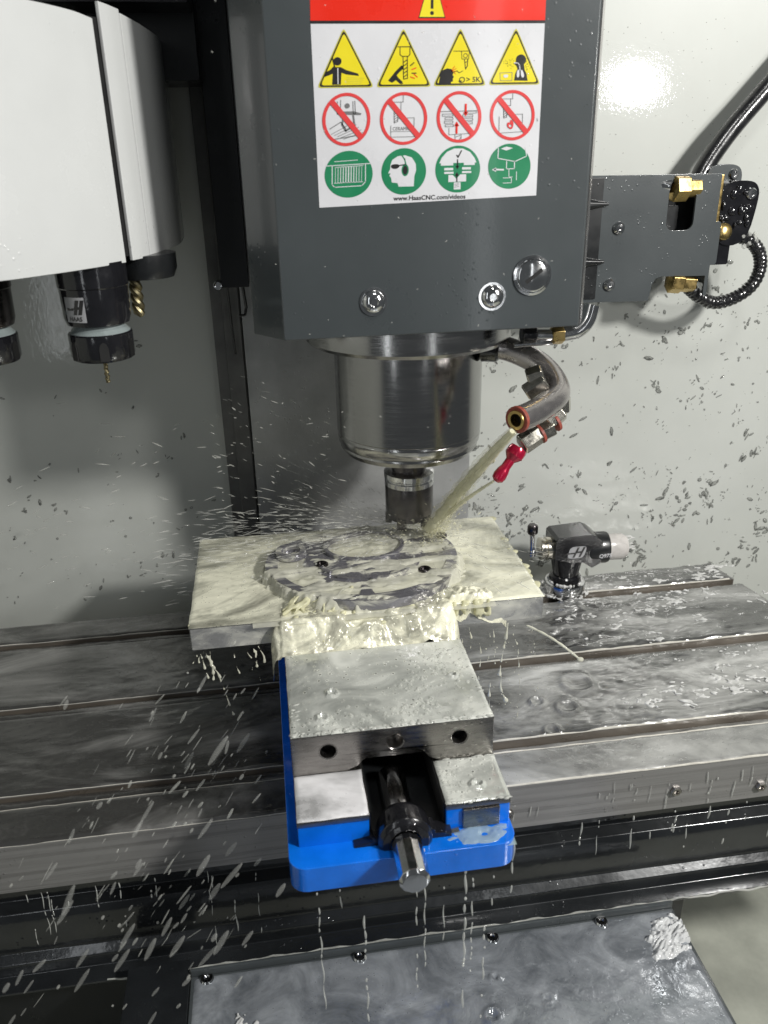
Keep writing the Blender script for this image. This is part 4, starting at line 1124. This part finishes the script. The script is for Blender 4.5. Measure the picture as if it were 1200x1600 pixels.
# apron of coolant spilling over the front edge onto the jaw
def h_apron(X, Y):
    k = np.clip((Y - 601) / 20, 0, 1); k = k * k * (3 - 2 * k)
    n = fbm(X / 15, Y / 9, 141, 4); m_ = fbm(X / 34, Y / 26, 143, 3)
    mask = np.clip((m_ - .30 - .28 * np.clip((Y - 636) / 20, 0, 1) - .5 * np.clip((X - 132) / 16, 0, 1) - .5 * np.clip((-6 - X) / 10, 0, 1)) / .10, 0, 1)
    n2 = fbm(X / 7, Y / 6, 147, 3)
    foot = np.clip((Y - 601 - 9 * fbm(X / 12, X * 0 + 3, 149, 3) + 4) / 4, 0, 1)
    return -1.5 + foot * (2.5 + 20 * k) + mask * foot * (.6 + 3.4 * np.abs(n - .5) * 2 + 1.6 * np.abs(n2 - .5) * 2 + 3 * n2 * np.clip((X - 100) / 30, 0, 1)) - 2.6 * (1 - mask) - 34 * np.clip((np.abs(X - 67) - 75 - 5 * fbm(Y / 8, X * 0, 151, 2)) / 7, 0, 1) ** 2
ZB = 109.5
MT['film_apron'] = wetfilm('cream_froth', (0.44, 0.43, 0.35), (0.86, 0.84, 0.66), 0.34, 0.56, 20, (0.7, 1, 1), .3, 0.10, 0.4, 0.9, 120, 1.8, 330)
film('apron', -16, 150, 600, 662, h_apron, 'film_apron', 1.1, cf, 2.5, clamp=-36)
for i in range(26):
    x = random.triangular(-12, 150, 50); y = random.uniform(606, 640)
    z = 131 if y > 622 else 131 - (622 - y) * 1.0 - 2
    g.ball((x, y, z), (random.uniform(2, 6), random.uniform(2, 4), random.uniform(1.5, 3)), 0, 1, Matrix.Rotation(random.gauss(.3, .5), 3, 'Z'))
for i in range(9):   # lacy fingers
    x = random.uniform(-12, 50); sd = random.random() * 6
    strand((x, random.uniform(626, 636), 132.5), (x + random.uniform(12, 34), random.uniform(642, 656), 140.5), random.uniform(1.1, 2.2), 1, 30, 1.5, sd)
def h_lobes(X, Y):
    n = fbm(X / 11 + Y / 30, Y / 8, 181, 4); m_ = fbm(X / 16, Y / 12, 183, 3); n2 = fbm(X / 4.5, Y / 4, 185, 2)
    r = ((X - 156) / 34) ** 2 + ((Y - 634) / 24) ** 2 + 1.1 * (m_ - .5)
    rd = 1 - np.abs(2 * n - 1) * 1.7
    return np.clip(1.0 - r, -1, .8) * (2.0 + 7.5 * rd + 2.5 * n2) - 22 * np.clip((626.5 + 3 * (m_ - .5) - Y) / 3, 0, 1)
ZB = 129.8
film('splash_lobes', 114, 196, 623.4, 664, h_lobes, 'film_apron', 1.0, cf, 2.5, clamp=-30)
for i in range(9):   # lobes hanging over the front on the right
    x = random.uniform(146, 184); L_ = random.uniform(5, 17)
    strand((x, 624, 131), (x + random.gauss(1, 2), 621, 131 - L_), random.uniform(1.4, 2.6), 0, 12, .8, x)
for i in range(5): g.ball((-85 + random.random() * 3, 626 + random.random() * 40, 126 + random.random() * 4), (random.uniform(1.5, 3.0), random.uniform(2, 6), 1.6), 0, 1)
for i in range(20):  # uneven lumps along the right rim of the plate
    y = 640 + 160 * random.random() ** 1.3; g.ball((225 + random.random() * 5, y, 129.6), (random.uniform(3, 6), random.uniform(3, 8), random.uniform(1, 2.0)), 0, 2, Matrix.Rotation(random.uniform(0, 3), 3, 'Z'))
fluid('splash_apron', g, 'cream', cf, 1.0, 4)
g = G()
def dripstring(a, b, r, sd, gaps=.3):
    a, b = Vector(a), Vector(b); L_ = (b - a).length; rr2 = random.Random(sd); s_ = 0; amp = rr2.uniform(.4, 1.6)
    while s_ < 1:
        seg = rr2.uniform(3, 16) / L_; e_ = min(1, s_ + seg)
        n = max(4, int((e_ - s_) * L_ / .8)); bulge = rr2.uniform(.6, 1.25)
        for k in range(n):
            u = k / (n - 1); w_ = s_ + (e_ - s_) * u; p = a.lerp(b, w_) + Vector((amp * math.sin(w_ * 5 + sd), 0, 0))
            g.ball(p, r * bulge * (.35 + .65 * u ** 2), 0, 1)
        s_ = e_ + (rr2.uniform(1, 5) / L_ if rr2.random() < gaps else 0)
dripstring((196, 621, 107), (188, 612, 58), 2.0, 1, .1); dripstring((188, 612, 58), (192, 606, 34), 2.6, 2, .7)
dripstring((154, 618, 104), (154, 612, 62), 1.1, 3, .2); dripstring((180, 612, 52), (176, 606, 14), 1.6, 4, .4)
dripstring((206, 616, 90), (206, 608, 10), .9, 5, .9); dripstring((168, 614, 98), (168, 606, 60), 1.2, 6, .9)
for k in range(7): x = 150 + 11 * k + random.gauss(0, 3); dripstring((x, 621, 107), (x + random.gauss(0, 2), 615, 107 - random.uniform(6, 40)), random.uniform(.6, 1.2), 10 + k, .6)
for k in range(12): x = random.uniform(-86, -20); dripstring((x, 621, 108), (x + random.gauss(3, 3), 612, 108 - random.uniform(5, 34)), random.uniform(.6, 1.5), 30 + k, .5)
dripstring((-70, 620, 104), (-52, 604, 52), 1.5, 50, .4)
for k in range(70):   # sheet torn off the right corner
    s_ = k / 69; p = Vector((214, 618, 104)).lerp(Vector((254, 596, 80)), s_); g.ball(p + Vector((0, 0, 3 * math.sin(s_ * 3))), (2.5, 1.0, 1.0 + .6 * abs(math.sin(k * .23))), 0, 1, Matrix.Rotation(.5, 3, 'Y'))
g.ball((257, 595, 78), (3.2, 2.4, 2.6), 0, 2)
for i in range(60): g.ball((random.gauss(196, 22), random.uniform(590, 622), random.uniform(5, 105)), random.uniform(.3, 1.1), 0, 1)
fluid('broken_runoff', g, 'runoff', cf, .65, 2)


# jets from the nozzles to the tool
jet = thing('coolant_jet', 'pale yellow streams of coolant shooting from the nozzles onto the tool tip', 'coolant jet', (196, 626, 290)); jet['kind'] = 'stuff'
def stream(a, b, r0, r1, sag, mat, n=50, jit=.5, sd=1):
    a, b = Vector(a), Vector(b); P = []; R = []
    for i in range(n):
        s_ = i / (n - 1); p = a.lerp(b, s_); p.z += sag * 4 * s_ * (1 - s_)
        p += Vector((math.sin(i * .5 + sd), math.cos(i * .37 + sd), math.sin(i * .61 + sd * 2))) * jit * .45 * s_
        P.append(p); R.append((r0 + (r1 - r0) * s_) * (1 + .18 * math.sin(i * .9 + sd) * s_ + .1 * math.sin(i * 2.1)))
    g = G().tube(P, R, 14); build('stream', g, mat, jet)
stream((193, 623, 288), (152, 742, 152), 2.2, 5.6, 5, 'jet', sd=1)
stream((196, 624, 287), (145, 734, 154), 1.8, 4.6, -1, 'jet', sd=4)
stream((185, 645, 236), (148, 735, 152), 1.1, 3.0, 3, 'jet', sd=6)
stream((195, 626, 289), (160, 745, 156), 2.2, 9.0, 9, 'mist', sd=2)
stream((193, 623, 288), (150, 735, 152), 3.5, 11, 3, 'mist', sd=3)
g = G()
for i in range(110):
    s_ = random.random() ** .5; p = Vector((194, 624, 288)).lerp(Vector((150, 738, 152)), s_) + Vector((random.gauss(0, 1), random.gauss(0, 1), random.gauss(0, 1))) * (1.5 + 9 * s_ * s_)
    q = Vector((-44, 114, -136)).normalized().to_track_quat('X', 'Z').to_matrix(); w_ = random.uniform(.2, .8)
    g.ball(p, (w_ * random.uniform(2, 8), w_, w_), 0, 1, q)
for i in range(420):
    a = random.uniform(0, 2 * math.pi); r = abs(random.gauss(0, 18)); w_ = random.uniform(.15, .6)
    p = Vector((148 + r * math.cos(a) * 1.3, 738 + r * math.sin(a), 143 + abs(random.gauss(0, 9))))
    q = Vector((math.cos(a), math.sin(a), random.gauss(.3, .3))).normalized().to_track_quat('X', 'Z').to_matrix()
    g.ball(p, (w_ * random.uniform(1, 6), w_, w_), 0, 1, q)
build('jet_drops', g, 'jet', jet, ang=180)

# spray thrown off the cutter
g = G()
for i in range(800):
    a = random.gauss(math.pi, .55) if random.random() < .75 else random.uniform(-2.6, -.4)
    el = random.gauss(.12, .16); r = random.uniform(20, 180) * random.random() ** .35
    d = Vector((math.cos(a) * math.cos(el), math.sin(a) * math.cos(el), math.sin(el)))
    p = Vector((128, 760, 150)) + d * r
    if p.z < 134 and -84 < p.x < 230: p.z = 134 + random.random() * 6
    if p.y > 905: continue
    L_ = random.uniform(1, 7) * (.4 + r / 140); w_ = random.uniform(.16, .55)
    q = d.to_track_quat('X', 'Z').to_matrix()
    g.ball(p, (L_, w_, w_), 0, 1, q)
for i in range(420):   # long faint streaks sweeping left over the plate
    s_ = random.random(); x = 110 - 230 * s_; p = Vector((x, random.uniform(700, 800), 138 + 34 * abs(random.gauss(0, .6)) * (.4 + s_)))
    if x < -84: p.z -= random.uniform(0, 60)
    q = Vector((-1, random.gauss(-.1, .15), random.gauss(.05, .12))).normalized().to_track_quat('X', 'Z').to_matrix(); w_ = random.uniform(.25, .9)
    g.ball(p, (w_ * random.uniform(5, 14), w_, w_ * .8), 1, 1, q)
for i in range(60):
    p = Vector((random.uniform(-40, 150), random.uniform(650, 770), random.uniform(140, 160)))
    g.ball(p, (random.uniform(1, 3), random.uniform(.8, 1.6), random.uniform(.8, 1.6)), 0, 1, Matrix.Rotation(random.uniform(0, 3), 3, 'Z'))
tag(build('cutter_spray', g, ['milk', 'faint'], origin=(128, 760, 150), ang=180), 'fine cream spray flung sideways from the turning tool over the plate', 'coolant spray', kind='stuff')

# fine fog of coolant hanging around the cutter
def mist_mat():
    m = bpy.data.materials.new('coolant_fog'); m.use_nodes = True; t = m.node_tree
    t.nodes.remove(t.nodes['Principled BSDF']); o = t.nodes['Material Output']
    pv = nn(t, 'ShaderNodeVolumePrincipled'); pv.inputs['Color'].default_value = (.99, .98, .90, 1); pv.inputs['Anisotropy'].default_value = .2
    tc = nn(t, 'ShaderNodeTexCoord')
    ln = nn(t, 'ShaderNodeVectorMath', operation='LENGTH')
    mp = nn(t, 'ShaderNodeMapping'); mp.inputs['Scale'].default_value = (1 / .125, 1 / .085, 1 / .042)
    t.links.new(tc.outputs['Object'], mp.inputs[0]); t.links.new(mp.outputs[0], ln.inputs[0])
    r = ramp(t, ln.outputs['Value'], [(0.0, 1.0), (0.45, .35), (1.0, 0.0)])
    n = nn(t, 'ShaderNodeTexNoise', i_Scale=34.0, i_Detail=4.0)
    mp2 = nn(t, 'ShaderNodeMapping'); mp2.inputs['Scale'].default_value = (.45, 1, 1.6)
    t.links.new(tc.outputs['Object'], mp2.inputs[0]); t.links.new(mp2.outputs[0], n.inputs['Vector'])
    r2 = ramp(t, n.outputs[0], [(0.38, 0.0), (0.68, 1.0)])
    mu = nn(t, 'ShaderNodeMath', operation='MULTIPLY'); t.links.new(r, mu.inputs[0]); t.links.new(r2, mu.inputs[1])
    m2 = nn(t, 'ShaderNodeMath', operation='MULTIPLY'); m2.inputs[1].default_value = 20.0; t.links.new(mu.outputs[0], m2.inputs[0])
    t.links.new(m2.outputs[0], pv.inputs['Density']); t.links.new(pv.outputs[0], o.inputs['Volume'])
    return m
MT['fog'] = mist_mat()
g = G(); g.ball((112, 752, 172), (125, 85, 42), 0, 3)
tag(build('coolant_fog', g, 'fog', origin=(112, 752, 172)), 'pale fog of atomised coolant around the cutter', 'coolant mist', kind='stuff')

# drops flying down and to the left in front of the table, drops near the left wall
g = G()
def streak(p, d, L_, r):
    q = Vector(d).normalized().to_track_quat('X', 'Z').to_matrix(); g.ball(p, (L_, r, r), 0, 1, q)
for i in range(230):
    s_ = random.random()
    p = (random.gauss(-75 - 70 * s_, 42), random.uniform(440, 620), 95 - 190 * s_ + random.gauss(0, 25))
    if p[0] > -18: continue
    streak(p, (-.55 + random.gauss(0, .1), random.gauss(0, .15), -.85), random.uniform(2.5, 11) * random.choice((.3, .5, .8, 1.1)), random.choice((.25, .4, .6, .9, 1.3)))
for i in range(110):
    p = (random.uniform(-330, -40), random.uniform(700, 900), random.uniform(60, 260)); a = random.gauss(-.12, .25)
    streak(p, (-math.cos(a), 0, math.sin(a)), random.uniform(2, 8), random.uniform(.4, .9))
for i in range(130):
    p = (random.uniform(-60, 60), random.uniform(700, 880), random.uniform(130, 300)); a = random.gauss(.5, .3)
    streak(p, (-math.cos(a), 0, math.sin(a)), random.uniform(1, 5), random.uniform(.3, .7))
for i in range(90):
    p = (random.uniform(-20, 240), random.uniform(560, 640), random.uniform(100, 620))
    streak(p, (random.gauss(0, 1), random.gauss(0, .4), random.gauss(0, 1)), random.uniform(.5, 1.3), random.uniform(.3, .5))
for i in range(95):
    s_ = random.random(); p = (random.gauss(-70 - 80 * s_, 60), random.uniform(400, 600), 110 - 230 * s_ + random.gauss(0, 25))
    if p[0] > -18: continue
    q = Vector((-.55 + random.gauss(0, .12), 0, -.85)).normalized().to_track_quat('X', 'Z').to_matrix(); w_ = random.uniform(.6, 2.2)
    g.ball(p, (w_ * random.uniform(2, 8), w_, w_), 1, 2, q)
tag(build('flying_drops', g, ['milk', 'faint'], origin=(-80, 560, 0), ang=180), 'streaks of coolant drops flying down to the left in front of the table', 'coolant drops', kind='stuff')

# water running and dripping off the vise and the table edge
g = G()
def drip_line(x, y, z0, z1, r, broken=.5):
    z = z0
    while z > z1:
        L_ = random.uniform(1.5, 26) * random.random() + 1.5
        if random.random() > broken:
            n = max(3, int(L_ / 1.5)); g.tube([(x + .5 * math.sin((z - k * L_ / n) * .2), y, z - k * L_ / n) for k in range(n + 1)], [r * .7 * (.25 + .75 * math.sin(math.pi * (k + .5) / (n + 1))) for k in range(n + 1)], 7)
        z -= L_ + random.uniform(0, 5)
for x, y, z0, z1, r, b in ((6, 424, 28, -70, .9, .2), (38, 424, 28, -110, 1.3, .25), (76, 424, 30, -100, 1.0, .45), (82, 424, 56, -60, .9, .1), (112, 425, 30, -105, 1.6, .3), (118, 427, 30, -90, 1.0, .4), (128, 427, 30, -140, 1.4, .45), (134, 430, 30, -60, 1.0, .5), (22, 424, 28, -10, .8, .5), (96, 424, 28, -30, .8, .6), (148, 430, 45, 0, 1.2, .4)):
    drip_line(x, y, z0, z1, r, b)
for i in range(16): drip_line(random.uniform(-230, 20), 531, -50, -50 - random.uniform(10, 80), random.uniform(.5, 1.3), .5)
for i in range(16): drip_line(random.uniform(160, 460), 531.5, -50, -50 - random.uniform(8, 60), random.uniform(.6, 1.4), .55)
for i in range(22): drip_line(random.uniform(-150, 140), 529, -161, -161 - random.uniform(3, 12), random.uniform(.6, 1.3), .0)
for i in range(30): drip_line(random.uniform(160, 460), 531.8, -8 - random.uniform(0, 20), -12 - random.uniform(10, 36), random.uniform(.4, .9), .5)
tag(build('drips', g, 'drip', origin=(72, 424, 20), ang=180), 'thin broken streams of coolant dripping off the blue vise and table edge', 'coolant drips', kind='stuff')

# ================================================================ TOOL SETTER on the table
t = thing('tool_probe', 'black tool setting probe on a knurled steel ring at the back of the table', 'tool probe', (338, 850, 0))
t.scale = (.90, .90, .94)
c = (338, 850)
g = G(); g.lathe((*c, 0), (0, 0, 1), [(0, .3), (27, .3), (27.5, 2), (27.5, 15), (26.5, 17), (19, 18.5), (0, 18.5)], 56); build('base_ring', g, 'chrome', t)
g = G()
for k in range(60):
    a = 2 * math.pi * k / 60; g.lathe((c[0] + 19.6 * math.cos(a), c[1] + 19.6 * math.sin(a), 18), (0, 0, 1), [(0, 0), (1, 0), (1, 7), (0, 7)], 5)
g.lathe((*c, 0), (0, 0, 1), [(0, 18), (19.6, 18), (19.6, 25), (17.5, 27), (0, 27)], 48); build('knurled_ring', g, 'blackgloss', t)
g = G()
g.lathe((*c, 0), (0, 0, 1), [(0, 25), (16.5, 25), (17.5, 30), (20.5, 45), (21.5, 60), (21.5, 70), (0, 70)], 40)
bd = [(-24, 57), (-24, 84), (-20, 87), (22, 89), (30, 86), (40, 78), (40, 48), (28, 42), (16, 50), (-4, 52)]
g.prism([bd], lambda u, v_, d: (c[0] + u, c[1] + d, v_), -21, 20)
build('probe_body', g, 'blackgloss', t, 2.5, 3)
g = G(); g.lathe((c[0] + 24, c[1] - 2, 62), (1, -.05, -.02), [(0, 0), (19, 0), (20, 3), (20.5, 26), (19.5, 29), (16, 29.5), (0, 29.5)], 44)
collar = build('lens_collar', g, 'black', t)
g = G(); g.lathe((c[0] + 53, c[1] - 3.5, 61.5), (1, -.05, -.02), [(0, 0), (17, 0), (17, 20), (14, 26), (8, 28), (0, 28)], 40)
build('clear_cap', g, 'clearcap', t) if 'clearcap' in MT else None
MT['clearcap'] = liquid('frosted_white_cap', (0.66, 0.63, 0.60), .85, .2, bump=.3)
build('clear_cap', g, 'clearcap', t)
cylp = lambda u, v_, d: (c[0] + 44 + u, c[1] - 3 - (20.9 + d) * math.cos(-.15 + v_ / 20.5), 61.8 + (20.9 + d) * math.sin(-.15 + v_ / 20.5))
g = G(); text_mesh('Q97S', 7.5, cylp, .3, g, 0, bold=.15); build('marking', g, 'print_white', collar, smooth=False)
g = G(); g.lathe((c[0] - 22, c[1] - 2, 66), (-1, 0, 0), [(0, -3), (15, -3), (15, 9), (13, 10), (13, 13), (14.5, 14), (14.5, 17), (9, 18), (0, 18)], 40); build('stylus_mount', g, 'nickel', t)
g = G(); g.lathe((c[0] - 40, c[1] - 2, 62), (-1, 0, 0), [(0, 0), (2.6, 0), (2.6, 10), (0, 10)], 14); g.ball((c[0] - 49, c[1] - 2, 62), 5.5, 0, 2)
g.lathe((c[0] - 49, c[1] - 2, 58), (-.04, 0, 1), [(0, 0), (5, 0), (4, 8), (3, 12), (3, 28), (4.5, 30), (0, 30)], 18); build('stylus_arm', g, 'chrome', t)
g = G(); g.lathe((c[0] - 50, c[1] - 2, 88), (0, 0, 1), [(0, 0), (6, 0), (7, 2), (7, 10), (5.5, 12.5), (0, 13)], 24); build('stylus_tip', g, 'steeltool', t)
g = G(); fnl = lambda u, v_, d: (c[0] + 6 + u + v_ * .25, c[1] - 21.3 - d, 66 + v_)
g.flat([rr(-12, -8, 11, 8, 5)], fnl, .2, 0)
g.flat([[(-15, -2), (-4, -2), (-3, 0), (-15, 0)]], fnl, .45, 1); g.flat([[(-5, -7), (-2, -7), (1, 7), (-2, 7)]], fnl, .45, 1); g.flat([[(3, -7), (6, -7), (9, 7), (6, 7)]], fnl, .45, 1); g.flat([[(-3, -1), (6, -1), (6.5, 1.5), (-2.5, 1.5)]], fnl, .5, 1)
build('maker_mark', g, ['logoplate', 'print_black'], t, smooth=False)
g = G()
for i in range(160):
    a = random.uniform(0, 6.28); r = random.uniform(24, 34)
    g.ball((c[0] + r * math.cos(a), c[1] + r * math.sin(a) * .95, 1.5 + random.random() * 2), (random.uniform(1, 4), random.uniform(.6, 1.6), random.uniform(.6, 2)), 0, 1, Matrix.Rotation(a + 1.5, 3, 'Z'))
for i in range(60):
    a = random.uniform(0, 6.28); g.ball((c[0] + 22 * math.cos(a), c[1] + 22 * math.sin(a), 18.5), random.uniform(.8, 2.6), 0, 1)
for i in range(40): g.ball((c[0] + random.uniform(74, 92), c[1] - 3, 61 + random.gauss(0, 9)), (random.uniform(1, 6), .8, random.uniform(.5, 1.5)), 0, 1)
tag(fluid('clinging_foam', g, 'foam', t, .8, 1), kind='stuff')
